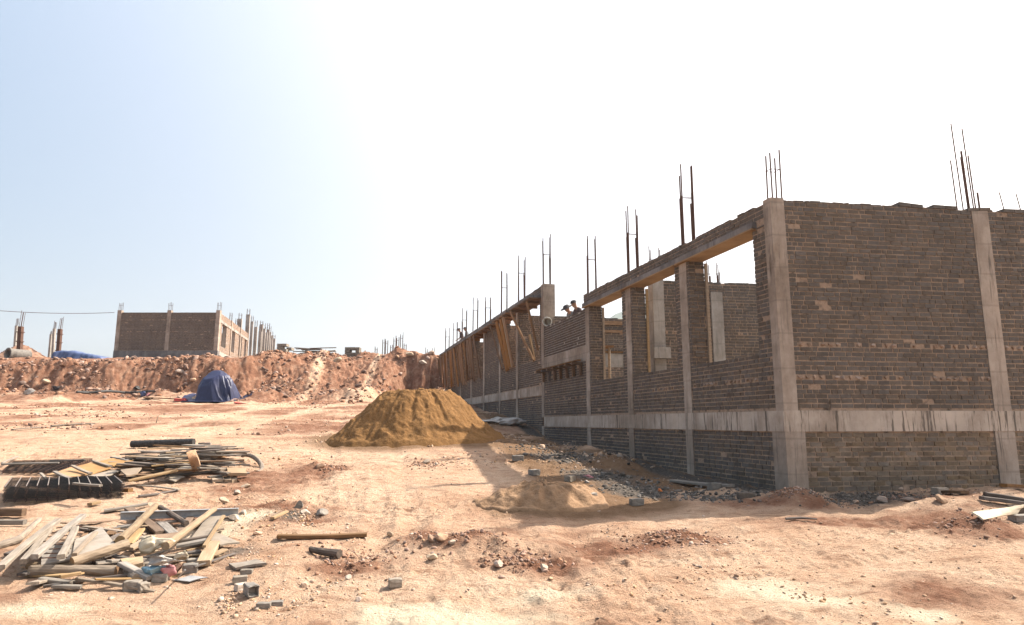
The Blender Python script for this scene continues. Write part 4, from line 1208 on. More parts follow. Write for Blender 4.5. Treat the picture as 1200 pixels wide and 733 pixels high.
pk(-8, 605, 28, 605, .09, .10, 'wood_orange', 'short orange beam cut by the left edge', group='beams at the left edge')
pk(-8, 615, 29, 615, .08, .06, 'wood_grey', 'grey beam below the orange one at the left edge', group='beams at the left edge')
pk(122, 600, 173, 592, .11, .03, 'wood_grey', 'pale plank lying flat behind the front timber heap')
m = MB(); a, b = G(141, 609, .04), G(279, 604, .04); fr = frame(a, b)
for (y_, z_, wy, wz) in ((0, .0, .04, .004), (0, .09, .04, .004), (0, .045, .004, .043)):
    c = (a + b) / 2 + fr.col[1].xyz * y_ + fr.col[2].xyz * z_
    m.box(c, (b - a) / 2, fr.col[1].xyz * wy, fr.col[2].xyz * wz)
tag(m.build('steel_beam', 'steel_grey', None), 'long grey steel beam lying behind the front timber heap', 'beam')
lg(140, 638, 183, 597, .05, .045, 'bark', 'pale pole slanting over the steel beam, left of centre', h0=.10, h1=.10)
pk(151, 598, 188, 626, .12, .035, 'wood_brown', 'broad brown plank sloping under the pale pole', h0=.04, h1=.06)
lg(187, 598, 219, 617, .035, .035, 'wood_dark', 'dark stick lying across the steel beam', h0=.10, h1=.06, end='wood_dark')
pk(190, 616, 204, 629, .12, .04, 'wood_grey', 'short grey offcut below the dark stick', h0=.06, h1=.08)
lg(193, 645, 252, 600, .045, .035, 'wood_tan', 'long tan pole slanting right across the heap', h0=.16, h1=.14)
sh([(221, 634), (247, 629), (264, 604), (242, 606)], (.10, .10, .10, .08), .018, 'ply_worn', 'grey plywood sheet at the right end of the heap')
sh([(250, 622), (281, 636), (258, 639), (243, 631)], (.08, .05, .08, .09), .02, 'ply_worn', 'pointed board jutting out right of the plywood sheet')
pk(239, 642, 262, 606, .04, .025, 'wood_tan', 'slim tan batten lying over the right plywood sheet', h0=.14, h1=.14)
pk(207, 642, 243, 635, .12, .035, 'wood_grey', 'grey plank below the right plywood sheet', h0=.08, h1=.08)
pk(204, 637, 246, 630, .07, .03, 'wood_dark', 'dark plank edge between the plywood and the grey plank', h0=.09, h1=.09)
pk(238, 664, 250, 640, .14, .06, 'wood_tan', 'thick bright tan offcut pointing at the viewer', h0=.02, h1=.05)
pk(176, 636, 209, 632, .16, .03, 'wood_brown', 'wide brown plank tilted on edge behind the paper bag', h0=.05, h1=.05, roll=.9)
pk(152, 645, 178, 630, .10, .03, 'wood_tan', 'tan board behind the paper bag', h0=.08, h1=.1)
pk(165, 622, 150, 640, .09, .03, 'wood_tan', 'tan broken board beside the pale pole', h0=.05, h1=.06)
sh([(141, 655), (167, 652), (168, 660), (150, 663)], (.12, .12, .11, .10), .04, 'wood_tan', 'cream board lying on the heap left of the sack')
pk(142, 663, 176, 680, .09, .04, 'wood_grey', 'grey plank sliding off the heap left of the sack', h0=.10, h1=.02)
log('pipe_stub', G(148, 674), G(159, 683), .04, .04, 'bark', 'short fat round stub in front of the grey plank', 'stub', None, end='wood_tan')
for k, (a, b, c, d, mm, lb) in enumerate([(120, 640, 142, 628, 'wood_dark', 'dark plank between the grey sheet and the pale pole'), (158, 652, 185, 648, 'wood_tan', 'short tan board under the paper bag'), (100, 660, 128, 652, 'wood_dark', 'dark plank in the shadow under the grey sheet'),
                                          (195, 655, 235, 648, 'wood_dark', 'dark plank in the shadow below the grey plank'), (165, 612, 185, 622, 'wood_grey', 'grey board beneath the broad brown plank'), (130, 622, 152, 618, 'wood_grey', 'pale board in the gap left of the pale pole'),
                                          (8, 652, 40, 640, 'wood_dark', 'dark plank in the shade of the pale laths'), (225, 606, 205, 630, 'wood_brown', 'narrow brown board behind the long tan pole')]):
    pk(a, b, c, d, .09, .03, mm, lb, h0=.02, h1=.03)
rg = random.Random(15)
for k in range(70):
    u, v = rg.uniform(95, 262), rg.uniform(606, 668)
    if rg.random() < .35: u, v = rg.uniform(20, 180), rg.uniform(640, 690)
    a = rg.gauss(.5, .7); L = rg.uniform(.12, .5) if k < 34 else rg.uniform(.35, .9)
    p = G(u, v, .03); d = V((math.cos(a), math.sin(a), rg.uniform(-.15, .2))) * L / 2
    mm = rg.choice(('wood_grey', 'wood_dark', 'wood_tan', 'wood_brown', 'bark'))
    plank('offcut', p - d, p + d, rg.choice((.03, .05, .07, .1)), rg.choice((.015, .025)), mm, {'wood_grey': 'small grey splintered offcut among the front timber', 'wood_dark': 'small dark offcut among the front timber', 'wood_tan': 'small clean tan offcut among the front timber',
          'wood_brown': 'small brown offcut among the front timber', 'bark': 'small bark covered offcut among the front timber'}[mm], 'offcut', 'small offcuts in the front timber heap')
sh([(268, 660), (276, 666), (312, 660), (300, 655)], (.03, .03, .03, .03), .025, 'ply_worn', 'lone grey faced board on the sand right of the heap', group='lone boards')
sh([(201, 679), (222, 682), (243, 677), (223, 674)], (.015, .02, .02, .02), .008, 'steel_grey', 'thin blue grey sheet lying before the blocks', name='sheet_metal', cat='sheet', group=None)

def crumple(name, u, v, sx, sy, sz, seed, material, label, cat, h=0.0, parent=None, smooth=True, sharp=.35, p=None):
    p = G(u, v, h) if p is None else p
    bm = bmesh.new(); bmesh.ops.create_icosphere(bm, subdivisions=4, radius=1)
    P = np.array([w.co[:] for w in bm.verts])
    rg_ = np.random.default_rng(seed)
    for _ in range(26):                         # creases: flat cuts and valleys
        nn = rg_.normal(size=3); nn /= np.linalg.norm(nn); dd = rg_.uniform(.35, .9)
        P = P - np.maximum(P @ nn - dd, 0)[:, None] * nn * rg_.uniform(.5, 1.5)
    a = fbm(P[:, 0] * 1.2 + seed, P[:, 1] * 1.2 + P[:, 2] * .9, 2, seed)
    b = np.abs(fbm(P[:, 0] * 1.5 - P[:, 2], P[:, 1] * 1.5 + P[:, 2] * 1.2 + seed, 2, seed + 3))
    k = 1.1 + a * .6 - b * sharp * 1.2
    P = P * k[:, None] * np.array([sx, sy, sz])
    P[:, 2] = np.maximum(P[:, 2] + sz * .35, -.03)
    for w, q in zip(bm.verts, P): w.co = q
    me = bpy.data.meshes.new(name); bm.to_mesh(me); bm.free()
    me.materials.append(MATS[material])
    if smooth: me.polygons.foreach_set('use_smooth', [True] * len(me.polygons))
    o = bpy.data.objects.new(name, me); COL.objects.link(o)
    if parent is not None:
        o.parent = parent; o.location = p - BASE[parent.name]
    else: o.location = p
    BASE[o.name] = V(p)
    return tag(o, label, cat)
sk_ = empty('sack', G(187, 672), 'crumpled grey cement sack with blue and pink rags in front of the timber heap', 'sack')
crumple('sack_body', 180, 667, .22, .16, .14, 4, 'sack_grey', None, None, .02, sk_)
crumple('sack_flap', 193, 660, .26, .12, .06, 15, 'sack_grey', None, None, .17, sk_)
crumple('blue_rag', 181, 671, .14, .09, .08, 9, 'blue_cloth', None, None, .07, sk_)
crumple('pink_rag', 195, 673, .13, .10, .10, 12, 'pink_cloth', None, None, .04, sk_)
crumple('paper_bag', 176, 645, .24, .14, .16, 21, 'paper', 'cream paper bag crumpled on top of the heap behind the sack', 'paper bag', .10, sharp=.6)
crumple('paper_bag', 214, 655, .16, .10, .10, 27, 'paper', 'smaller torn cream paper lying right of the sack', 'paper bag', .06, sharp=.6)
log('pipe_stub', G(203, 675, .0), G(210, 667, .04), .032, .032, 'rust', 'rusty brown pipe stub poking out right of the sack', 'pipe', None, end='steel_dark', crook=0)
m = MB(); m.path([G(209, 677, .02), G(217, 668, .25)], .008, 6); tag(m.build('steel_rod', 'steel_grey', None), 'short grey rod leaning at the sack', 'rod')

# ================================================================== MESH STACK AND BOARD HEAP BEHIND IT
def mesh_panel(corners, z, nx, ny, seed, r=.006, jitter=.0):
    """welded wire mesh: bars both ways"""
    rg = random.Random(seed); q = [V(c) for c in corners]
    m = MB()
    ox, oy = rg.uniform(-jitter, jitter), rg.uniform(-jitter, jitter)
    def P(a, b):
        p = (q[0] * (1 - a) + q[1] * a) * (1 - b) + (q[3] * (1 - a) + q[2] * a) * b
        return p + V((ox, oy, z))
    for i in range(nx):
        a = i / (nx - 1); m.tube(P(a, -.02) + V((0, 0, 2 * r * (r > .008))), P(a, 1.02) + V((0, 0, 2 * r * (r > .008))), r, n=4, m=1)
    for j in range(ny):
        b = j / (ny - 1); p0, p1 = P(-.01, b), P(1.01, b)
        m.tube(p0 + V((0, 0, .01)), p1 + V((0, 0, .01)), min(r, .006), n=4)
    return m
fl, fr_, br, bl_ = G(3, 594), G(142, 584), G(133, 571), G(12, 577)
for p in (br, bl_): p.z = (fl.z + fr_.z) / 2 + .05
for p in (fl, fr_): p.z = p.z * .3 + (fl.z + fr_.z) * .35 + .01
GM = 'wire mesh panels in the dark stack'
for k in range(10):
    m = mesh_panel([fl, fr_, br, bl_], .01 + k * .024, 12, 13, k, .0055 if k < 9 else .0085, .014)
    tag(m.build('mesh_panel', ['steel_dark', 'rust' if k < 9 else 'steel_worn'], None), 'dark wire mesh panel in the stack at left, under the top one' if k < 9 else 'topmost brownish wire mesh panel of the dark stack at left', 'wire mesh', GM)
q = [G(3, 557), G(70, 557), G(107, 543), G(16, 546)]
for k in range(5):
    m = mesh_panel(q, .03 + k * .014, 9, 14, 60 + k, .0062, .02)
    tag(m.build('mesh_panel', ['steel_dark', 'rust'], None), 'dark wire mesh panel lying flat in the thin pile behind the stack', 'wire mesh', 'wire mesh panels of the thin rear pile')
GH = 'boards of the rear heap'
pk(2, 545, 69, 543.5, .16, .03, 'wood_grey', 'pale grey plank along the back of the rear mesh pile', h0=.12, h1=.12, group=GH)
pk(59, 541, 99, 540, .12, .03, 'wood_dark', 'dark thin plank at the back, right of the pale grey one', h0=.10, h1=.10, group=GH)
pk(2, 544, 21, 536, .04, .03, 'wood_grey', 'thin grey stick sticking out behind the rear mesh pile', h0=.12, h1=.05, group=GH)
GP2 = 'tan plywood panels of the rear heap'
sh([(55, 556), (78, 561), (106, 555), (85, 547)], (.16, .16, .16, .16), .02, 'ply', 'nearest tan plywood panel beside the rear mesh pile', GP2)
sh([(88, 547), (107, 555.5), (130, 548), (110, 541.5)], (.18, .18, .18, .18), .02, 'ply', 'middle tan plywood panel of the three', GP2)
sh([(112, 541.5), (133, 546.5), (156, 540), (134, 536.5)], (.2, .2, .2, .2), .02, 'ply', 'farthest tan plywood panel of the three', GP2)
for (a, b, c, d, lb) in ((64, 554, 82, 562, 'grey strip on the nearest tan panel'), (85, 547, 106, 556, 'grey strip between the nearest and middle tan panels'), (109, 541, 129, 547.5, 'grey strip between the middle and farthest tan panels'), (131, 537, 150, 541.5, 'grey strip on the farthest tan panel')):
    pk(a, b, c, d, .07, .03, 'wood_grey', lb, h0=.18, h1=.18, group='grey strips on the tan panels')
sh([(103, 558), (121, 560), (140, 552), (126, 549)], (.13, .13, .13, .13), .02, 'ply_worn', 'pale grey sheet between the tan panels and the mesh stack', GP2)
pk(86, 568, 118, 570.5, .07, .03, 'wood_grey', 'short pale board lying on top of the mesh stack', h0=.27, h1=.26, group=GH)
pk(47.5, 556, 54, 563, .05, .03, 'wood_grey', 'small white lath in the gap before the tan panels', h0=.12, h1=.10, group=GH)
pk(105, 593, 116, 590, .08, .04, 'wood_tan', 'small tan offcut before the mesh stack', group=GH)
pk(142, 577, 153, 577, .09, .06, 'wood_brown', 'small brown offcut right of the mesh stack', group=GH)
m = MB()
a, b = G(154, 525, .02), G(227, 522.5, .02)
m.tube(a + V((0, 0, .09)), b + V((0, 0, .09)), .085, n=14)
for k in range(12):
    f = (k + .5) / 12; p = a.lerp(b, f) + V((0, 0, .09)); d = (b - a).normalized()
    m.tube(p - d * .01, p + d * .01, .092, n=12)
tag(m.build('netting_roll', 'steel_dark', None), 'long black roll of netting behind the board heap', 'roll')
# random boards that make the heap's body
rg = random.Random(5)
for k in range(96):
    lay = k / 96
    u = rg.uniform(156, 276); v = rg.uniform(536, 561)
    ctr = 1 - abs((u - 225) / 75) ** 2
    ctr *= 1 - abs((v - 550) / 17) ** 2
    h = .02 + lay * .55 * max(ctr, .05)
    v0 = v - h * 0
    L = rg.uniform(.35, 1.0); a = rg.gauss(.1, .4) if rg.random() < .7 else rg.uniform(-1.5, 1.5)
    y = yline(v); x = (u - 600) / 790 * y
    d = V((math.cos(a), math.sin(a), rg.uniform(-.08, .08)))
    c = V((x, y, gz(x, y) + h))
    mm = rg.choice(('wood_grey', 'wood_dark', 'wood_grey', 'wood_dark', 'ply_worn', 'wood_brown', 'wood_tan', 'wood_grey'))
    w = rg.choice((.08, .12, .16, .22, .3))
    plank('plank', c - d * L / 2, c + d * L / 2, w, .025, mm, {'wood_grey': 'weathered grey board in the jumbled rear heap', 'wood_dark': 'dark blackened board in the jumbled rear heap', 'ply_worn': 'worn flat strip of plywood in the jumbled rear heap',
          'wood_brown': 'brown board in the jumbled rear heap', 'wood_tan': 'clean tan board in the jumbled rear heap'}[mm], 'plank', 'jumbled boards of the rear heap')
pk(150, 565, 205, 553, .20, .035, 'wood_tan', 'large bright plank at the front of the rear heap', h0=.08, h1=.16, group=GH)
sh([(219, 530), (229, 527), (235, 545), (228, 553)], (.55, .55, .30, .10), .03, 'stone', 'tan pointed slab leaning upright on the rear heap', None, 'slab', 'slab')
sh([(141, 551), (166, 548), (160, 555), (148, 557)], (.22, .24, .2, .2), .025, 'wood_tan', 'tan broken board left of the bright plank', GP2, 'plank', 'plank')
sh([(192, 560), (205, 564), (217, 559), (203, 555)], (.08, .06, .06, .1), .02, 'ply_worn', 'grey flat piece right of the bright plank', GP2)
for (a, c, lb) in ((249, 262, 'largest of three tan offcuts at the right front of the rear heap'), (263, 271, 'middle one of three tan offcuts at the right front of the rear heap'), (272, 278, 'smallest of three tan offcuts at the right front of the rear heap')):
    sh([(a, 563), (c, 562), (c - 1, 557.5), (a - 1, 558)], (.05, .05, .07, .07), .05, 'wood_tan', lb, 'tan offcuts', 'offcut', 'offcut')
sh([(267, 554), (289, 555), (287, 549), (266, 548)], (.16, .14, .18, .2), .05, 'wood_tan', 'cream offcut at the right end of the rear heap', 'tan offcuts', 'offcut', 'offcut')
pk(242, 548, 262, 552, .14, .04, 'wood_tan', 'tan plank end under the dark boards at right', h0=.2, h1=.16, group=GH)
lg(294, 538, 297, 553, .04, .05, 'bark', 'bent brown root at the right end of the rear heap', group=None, crook=.3)
pk(161, 570, 210, 575, .06, .02, 'wood_grey', 'thin pale plank on the sand before the rear heap', group=GH)
lg(163, 584, 208, 576, .022, .016, 'wood_dark', 'thin dark curved stick before the rear heap', group=None, crook=.08, end='wood_dark')

# lone boards and sticks on the ground
GL = 'lone boards on the open ground'
pk(325, 631, 430, 629, .10, .045, 'wood_brown', 'long lone brown plank in the middle foreground', group=GL)
pk(319, 609, 336, 601, .06, .03, 'wood_tan', 'small tan stick above the long lone plank', group=GL)
lg(363, 647, 398, 655, .03, .045, 'wood_dark', 'dark twisted root below the long lone plank', group=None, crook=.06, end='wood_dark')
pk(789, 565, 857, 571, .17, .045, 'wood_grey', 'grey plank lying by the foot of the long wall', group=GL)
sh([(1140, 600), (1152, 609), (1192, 602), (1203, 591)], (.10, .06, .06, .12), .02, 'paper', 'pale yellow plywood piece at the right edge', 'lone boards')
pk(1154, 581, 1215, 591, .16, .05, 'wood_dark', 'dark plank behind the pale yellow piece at right', group=GL)
pk(1150, 586, 1210, 594, .10, .05, 'wood_dark', 'second dark plank below the first at the right edge', group=GL)
pk(1107, 578, 1131, 579, .12, .04, 'wood_brown', 'brown offcut on the clods near the end wall', group=GL)
pk(1176, 571, 1196, 572, .10, .05, 'wood_orange', 'small orange offcut at the foot of the second column', group=GL)
pk(170, 467, 212, 469, .25, .06, 'wood_brown', 'brown plank in front of the blue tarpaulin', group=GL)
pk(60, 500, 110, 497, .12, .04, 'wood_grey', 'thin grey plank far out on the bare ground at left', group=GL)
pk(15, 504, 55, 501, .10, .03, 'wood_grey', 'narrow grey lath further left on the bare ground', group=GL)
m = MB(); p = G(183, 496); m.path([p, p + V((.02, 0, .12)), p + V((.05, .01, .26))], [.018, .014, .008], 6)
tag(m.build('stick', 'bark', None), 'small stick standing upright in the bare ground', 'stick')
m = MB(); p = G(939, 611); m.path([p + V((-.2, 0, .03)), p + V((0, .02, .04)), p + V((.2, -.02, .03))], [.018, .02, .01], 6)
tag(m.build('stick', 'wood_dark', None), 'dark stick on the sunny ground before the end wall', 'stick')
# litter near the wall
crumple('plastic_bag', 773, 577, .11, .08, .06, 31, 'orange_plastic', 'orange and red plastic scrap in the shade of the long wall', 'plastic scrap', .0)
crumple('plastic_bag', 690, 560, .16, .09, .05, 33, 'pink_cloth', 'dull red rag in the rubble by the long wall', 'rag', .0)
crumple('plastic_bag', 688, 566, .07, .05, .04, 34, 'sack_white', 'small white scrap below the dull red rag', 'plastic scrap', .0)
crumple('cement_sack', 583, 496, .75, .5, .20, 41, 'sack_white', 'larger whitish sack lying under the upper wing', 'sack', .05)
crumple('cement_sack', 601, 498, .6, .42, .16, 44, 'sack_white', 'smaller whitish sack right of the larger one', 'sack', .02)
pk(537, 470, 545, 474, .3, .06, 'wood_dark', 'dark board leaning at the wall behind the sand heap', h0=.5, h1=.1, group=GL)

# ================================================================== TARPAULINS
def tarp_heap():
    b = G(252, 471.5)
    r = empty('tarp_covered_heap', b, 'dark blue tarpaulin draped over a man high heap below the cut bank', 'tarpaulin')
    nt, nr = 260, 60
    cy, cx = b.y + 1.05, b.x - .22
    th = np.linspace(0, 2 * math.pi, nt, endpoint=False); fr = np.linspace(0, 1, nr)
    T, Fr = np.meshgrid(th, fr)
    R0 = 1.34 * (1 + .10 * np.cos(T - 3.3) + .07 * np.cos(2 * T + .6) + .06 * np.cos(3 * T + 1))
    # folds hang from a few lines only, unevenly spaced, deeper on the right
    C, S = np.cos(T), np.sin(T)
    tw = T + .25 * np.sin(2 * T + 1) + .5 * (1 - Fr)
    fold = np.abs(fbm(np.cos(tw) * 2.6 + 4, np.sin(tw) * 2.6 + 8, 2, 3)) * 1.6 - .35
    fine = fbm(np.cos(tw) * 7 + Fr, np.sin(tw) * 7 - Fr, 2, 13)
    side = .55 + .45 * np.cos(T + .5)
    pr = np.interp(Fr, [0, .08, .18, .32, .5, .7, .88, .95, 1], [0, .17, .36, .53, .68, .84, .99, 1.09, 1.27])
    zz = np.interp(Fr, [0, .08, .18, .32, .5, .7, .88, .95, 1], [1.70, 1.67, 1.53, 1.19, .80, .36, .08, .03, .02])
    rr = R0 * pr * (1.04 - .34 * fold * np.clip(Fr * 1.6 - .2, 0, 1) * side) + fine * .07 * Fr
    X, Y = cx + rr * C - .10 * (zz / 1.66), cy + rr * S
    Z = b.z + zz + (fbm(X * 1.1, Y * 1.1, 3, 19) * .16 + np.abs(fbm(X * 2.6 + Fr * 2, Y * 2.6, 2, 29)) * .16) * np.clip(1.2 - Fr, 0, 1) * np.clip(zz, .1, 1)
    Z = np.where(Fr > .86, np.maximum(np.minimum(Z, b.z + .3), H(X, Y) + .02), Z)
    # the load pushes out flat facets; the sheet creases between them
    Q = np.stack([(X - cx) / 1.3, (Y - cy) / 1.3, (Z - b.z) / 1.7], -1); rgt = np.random.default_rng(77)
    low = (Fr < .9)[..., None]
    for _ in range(10):
        nn = rgt.normal(size=3); nn[2] = abs(nn[2]) * .55; nn /= np.linalg.norm(nn)
        dd = np.quantile((Q @ nn)[Fr < .9], rgt.uniform(.925, .985))
        Q = Q - low * np.maximum(Q @ nn - dd, 0)[..., None] * nn * rgt.uniform(.6, 1.25)
    X, Y, Z = cx + Q[..., 0] * 1.3, cy + Q[..., 1] * 1.3, b.z + Q[..., 2] * 1.7
    m = MB(); m.grid([[(X[i, j], Y[i, j], Z[i, j]) for j in range(nt)] for i in range(nr)], closed=True)
    m.build('cover', 'tarp_blue', r, smooth=True)
    return b
tb = tarp_heap()
crumple('red_cloth', 213, 470, .55, .3, .16, 52, 'red_cloth', 'red cloth crumpled on the ground left of the blue tarpaulin', 'cloth', .0)
crumple('red_cloth', 279, 473.5, .5, .22, .07, 55, 'red_cloth', 'thin red strip under the right edge of the blue tarpaulin', 'cloth', .0)
crumple('plastic_bag', 167, 464.5, .28, .2, .26, 57, 'tarp_blue_pale', 'small blue bag on the ground at the foot of the bank', 'bag', .0)
crumple('plastic_bag', 173, 464.5, .2, .16, .2, 58, 'pink_cloth', 'pale red bag beside the small blue one', 'bag', .0)
m = MB(); pts = [G(90 + 7 * k, 459.5 + math.sin(k * .9) * .8, .06) for k in range(14)]; m.path(pts, .07, 7)
tag(m.build('hose', 'steel_dark', None), 'black pipe lying along the foot of the cut bank', 'pipe')
for k, (u, v) in enumerate(((65, 457), (160, 456), (36, 462))):
    crumple('debris_bag', u, v, .35, .25, .22, 61 + k, ('hat_dark', 'steel_dark', 'sack_grey')[k], ('dark rag between pale stones at the foot of the bank', 'black bag above the small blue one at the bank', 'grey rag at the foot of the bank, far left')[k], 'rag', .0)

def tarp_long():
    y = 45.5
    a, b = at_depth(57, 424, y), at_depth(119, 425, y)
    top = at_depth(80, 410.2, y).z
    r = empty('tarp_covered_stack', V(((a.x + b.x) / 2, y, a.z - .2)), 'long blue tarpaulin covering a low stack on the plateau at left', 'tarpaulin')
    n, k = 60, 26
    P = []
    for i in range(n):
        f = i / (n - 1)
        hh = np.interp(f, [0, .03, .1, .35, .5, .8, .92, 1], [.5, .95, 1, 1.0, .8, .62, .45, .0]) * (top - a.z) + .25
        row = []
        for j in range(k):
            g = j / (k - 1)
            ang = math.pi * (1 - g)
            yy = -math.cos(ang) * 0 + np.interp(g, [0, .3, .5, .7, 1], [-.95, -.7, 0, .7, .95])
            zz = hh * np.interp(g, [0, .28, .34, .66, .72, 1], [0, .9, 1, 1, .9, 0])
            nz = float(fbm(np.array([f * 9.0]), np.array([g * 3.0]), 3, 23)[0])
            row.append((a.x + (b.x - a.x) * f + nz * .05, y + 1 + yy + nz * .22, a.z - .25 + zz + nz * .09))
        P.append(row)
    m = MB(); m.grid(P); m.build('cover', 'tarp_blue_pale', r, smooth=True)
tarp_long()

# ================================================================== ON THE PLATEAU
def pipe_ring():
    y = 45.0
    c = at_depth(9, 414.8, y)
    ax = V((.42, .91, 0)).normalized()
    r = empty('concrete_pipe', c - V((0, 0, .45)), 'large concrete pipe lying on the plateau at far left, open end showing', 'pipe')
    m = MB(); x = V((0, 0, 1)); yv = ax.cross(x)
    prof = [(0, .34), (0, .42), (.12, .42), (.14, .37), (1.5, .37), (1.5, .28), (.05, .28), (0, .34)]
    prof = [(0, .30), (0, .42), (.14, .42), (.16, .37), (1.35, .37), (1.35, .28), (.1, .28), (0, .30)]
    m.grid([[c + ax * h + (x * math.cos(q) + yv * math.sin(q)) * rr for q in [k * math.pi / 14 for k in range(28)]] for h, rr in prof], closed=True)
    m.build('shell', 'concrete_block', r, smooth=False)
pipe_ring()
heap('earth_heap', at_depth(24, 415, 49).x, 49, 1.6, .15, 1.15, 31, 'clod', 'small red earth heap behind the concrete pipe', 'earth heap', clump=.12, nr=30, nt=60)
GK = 'thin columns at the far left'
for (u, vt, vb, y, wd, mt_, bars, lb) in [(24.5, 383, 422, 46.5, .26, 'rust', 1.25, 'dark column with bars, directly behind the concrete pipe'), (19.5, 382, 414, 52, .17, 'concrete_pale', .7, 'thin pale column left of the dark one by the pipe'),
                                  (70.5, 386, 416, 50, .24, 'rust', 1.1, 'dark rusty column rising right of the thin pale ones'), (63.8, 385.5, 424, 46, .15, 'concrete_pale', .6, 'tall thin pale column at the end of the long tarpaulin'), (60, 392, 416, 56, .16, 'concrete_pale', .3, 'faint short column left of the tall thin pale one')]:
    p = at_depth(u, vt, y); q = at_depth(u, vb, y); zg = gz(q.x, y)
    x1 = at_depth(u - 2.0, vb, y).x
    c = empty('concrete_column', V((x1, y, zg)), lb, 'column', GK)
    a_, b_ = V((x1, y, min(q.z, zg) - .3)), V((p.x, y, p.z))
    m = MB(); d = (b_ - a_); e = V((wd / 2, 0, 0)); g = V((0, wd / 2, 0))
    m.box((a_ + b_) / 2, d / 2, e, g)
    if mt_ != 'concrete_pale':
        for f in (.35, .6, .85):
            m.box(a_ + d * f, d * .012, e * 1.35, g * 1.35)
    m.build('shaft', mt_, c)
    r = MB()
    for (sx, sy) in ((-1, -1), (1, -1), (1, 1), (-1, 1)):
        o_ = b_ + V((sx * wd * .3, sy * wd * .3, -.2)); r.tube(o_, o_ + V((.05 * bars, 0, .2 + bars * random.uniform(.75, 1))), .016, n=5)
    r.build('rebar', 'rust', c)
# cable that runs to the far building
m = MB(); a, b = at_depth(-140, 346.5, 52), at_depth(134, 366.5, 57); pts = []
for k in range(31):
    f = k / 30; p = a.lerp(b, f); p.z -= .55 * (1 - (2 * f - 1) ** 2); pts.append(p)
m.path(pts, .022, 5); tag(m.build('cable', 'rust', None), 'thin cable sagging in from the left to the far building', 'cable')

# blocks, boards and starter bars along the crest
def blockpile(u0, u1, vt, vb, y, label):
    a, b = at_depth(u0, vb, y), at_depth(u1, vb, y); t = at_depth(u0, vt, y).z
    m = MB(); z = min(a.z, gz((a.x + b.x) / 2, y)) - .2; rr = random.Random(int(u0)); n = 0
    while z < t - .05:
        x = a.x
        while x < b.x - .1:
            l = min(.4, b.x - x)
            if not (t - z < .4 and rr.random() < .25):
                m.box(V((x + l / 2, y + rr.uniform(-.03, .03), z + .095)), V((l / 2 - .008, 0, 0)), V((0, .35, 0)), V((0, 0, .09)))
            x += l
        z += .2; n += 1
    tag(m.build('block_stack', 'concrete_block', None), label, 'block stack')
blockpile(325.5, 337, 405, 417, 50, 'square stack of grey blocks on the crest right of the far columns')
blockpile(337, 343, 409, 417, 50.5, 'lower stack of grey blocks touching the square one')
blockpile(405, 422, 409.3, 418, 50, 'flat grey block stack on the crest behind the ramp')
rg = random.Random(8)
for k in range(16):
    u = 340 + rg.uniform(0, 26); y = 49.2 + rg.uniform(-.7, .7)
    p = at_depth(u, 419 - k * .72, y); L = rg.uniform(1.4, 2.6); a = rg.gauss(0, .25)
    d = V((math.cos(a), math.sin(a), rg.uniform(-.05, .05)))
    plank('plank', p, p + d * L, .2, .05, 'wood_grey' if k % 4 else 'wood_tan', 'pale weathered plank in the board pile on the bank crest' if k % 4 else 'tan plank in the board pile on the bank crest', 'plank', 'planks piled on the bank crest')
GR = 'bundles of starter bars beyond the crest'
for (u, vt, y, lb) in [(450, 396, 62, 'left pair of thin bars beyond the crest'), (453.5, 396, 64, 'second thin pair of bars from the left beyond the crest'), (463, 393, 62, 'single bars left of the tallest bundle beyond the crest'), (466.5, 392.5, 60, 'bars touching the tallest bundle on its left'),
                       (471, 389, 58, 'tallest bundle of bars beyond the crest'), (475, 400, 62, 'short bundle right of the tallest one'), (459, 402, 66, 'shortest bars between the left pairs and the tall bundle'),
                       (500, 406, 75, 'faint bars nearest to the end of the long building'), (508, 406, 75, 'faint bars close beside the long building'), (441, 405, 66, 'faint bars far left of the tall bundle')]:
    p = at_depth(u, vt, y); zg = gz(p.x, y); c = empty('starter_bars', V((p.x, y, zg)), lb, 'rebar', GR)
    m = MB()
    for (sx, sy) in ((-.1, -.1), (.1, -.1), (.1, .1), (-.1, .1)):
        m.tube(V((p.x + sx, y + sy, zg - .2)), V((p.x + sx, y + sy, p.z - random.uniform(0, .35))), .020, n=5)
    m.build('bar', 'rust', c)
    m = MB(); zt = zg + (p.z - zg) * .75
    for (s0, s1) in (((-.1, -.1), (.1, -.1)), ((.1, -.1), (.1, .1)), ((.1, .1), (-.1, .1)), ((-.1, .1), (-.1, -.1))): m.tube(V((p.x + s0[0], y + s0[1], zt)), V((p.x + s1[0], y + s1[1], zt)), .01, n=4)
    m.build('link', 'rust', c)

# hill seen through the windows
def hill():
    n = 90; y0 = 900.0
    xc = at_depth(815, 400, y0).x
    P = []
    for i in range(n):
        row = []
        for j in range(n):
            a, b = i / (n - 1) * 2 - 1, j / (n - 1) * 2 - 1
            x = xc + a * 330; y = y0 + 160 + b * 330
            r = math.hypot(a, b)
            h = 176 * max(0, 1 - r ** 1.6) ** .9
            row.append((x, y, h))
        P.append(row)
    Q = np.array(P); Q[:, :, 2] += (fbm(Q[:, :, 0] * .012, Q[:, :, 1] * .012, 4, 81) * 22 + fbm(Q[:, :, 0] * .08, Q[:, :, 1] * .08, 3, 83) * 7) * np.clip(Q[:, :, 2] / 40, 0, 1)
    Q[:, :, 2] += 5.6 - 4
    m = MB(); m.grid([[tuple(q) for q in r] for r in Q.tolist()])
    o = m.build('hill', 'hill_green', None, smooth=True)
    tag(o, 'wooded hill far away, blue with haze, seen through the window openings', 'hill', None, 'structure')
hill()

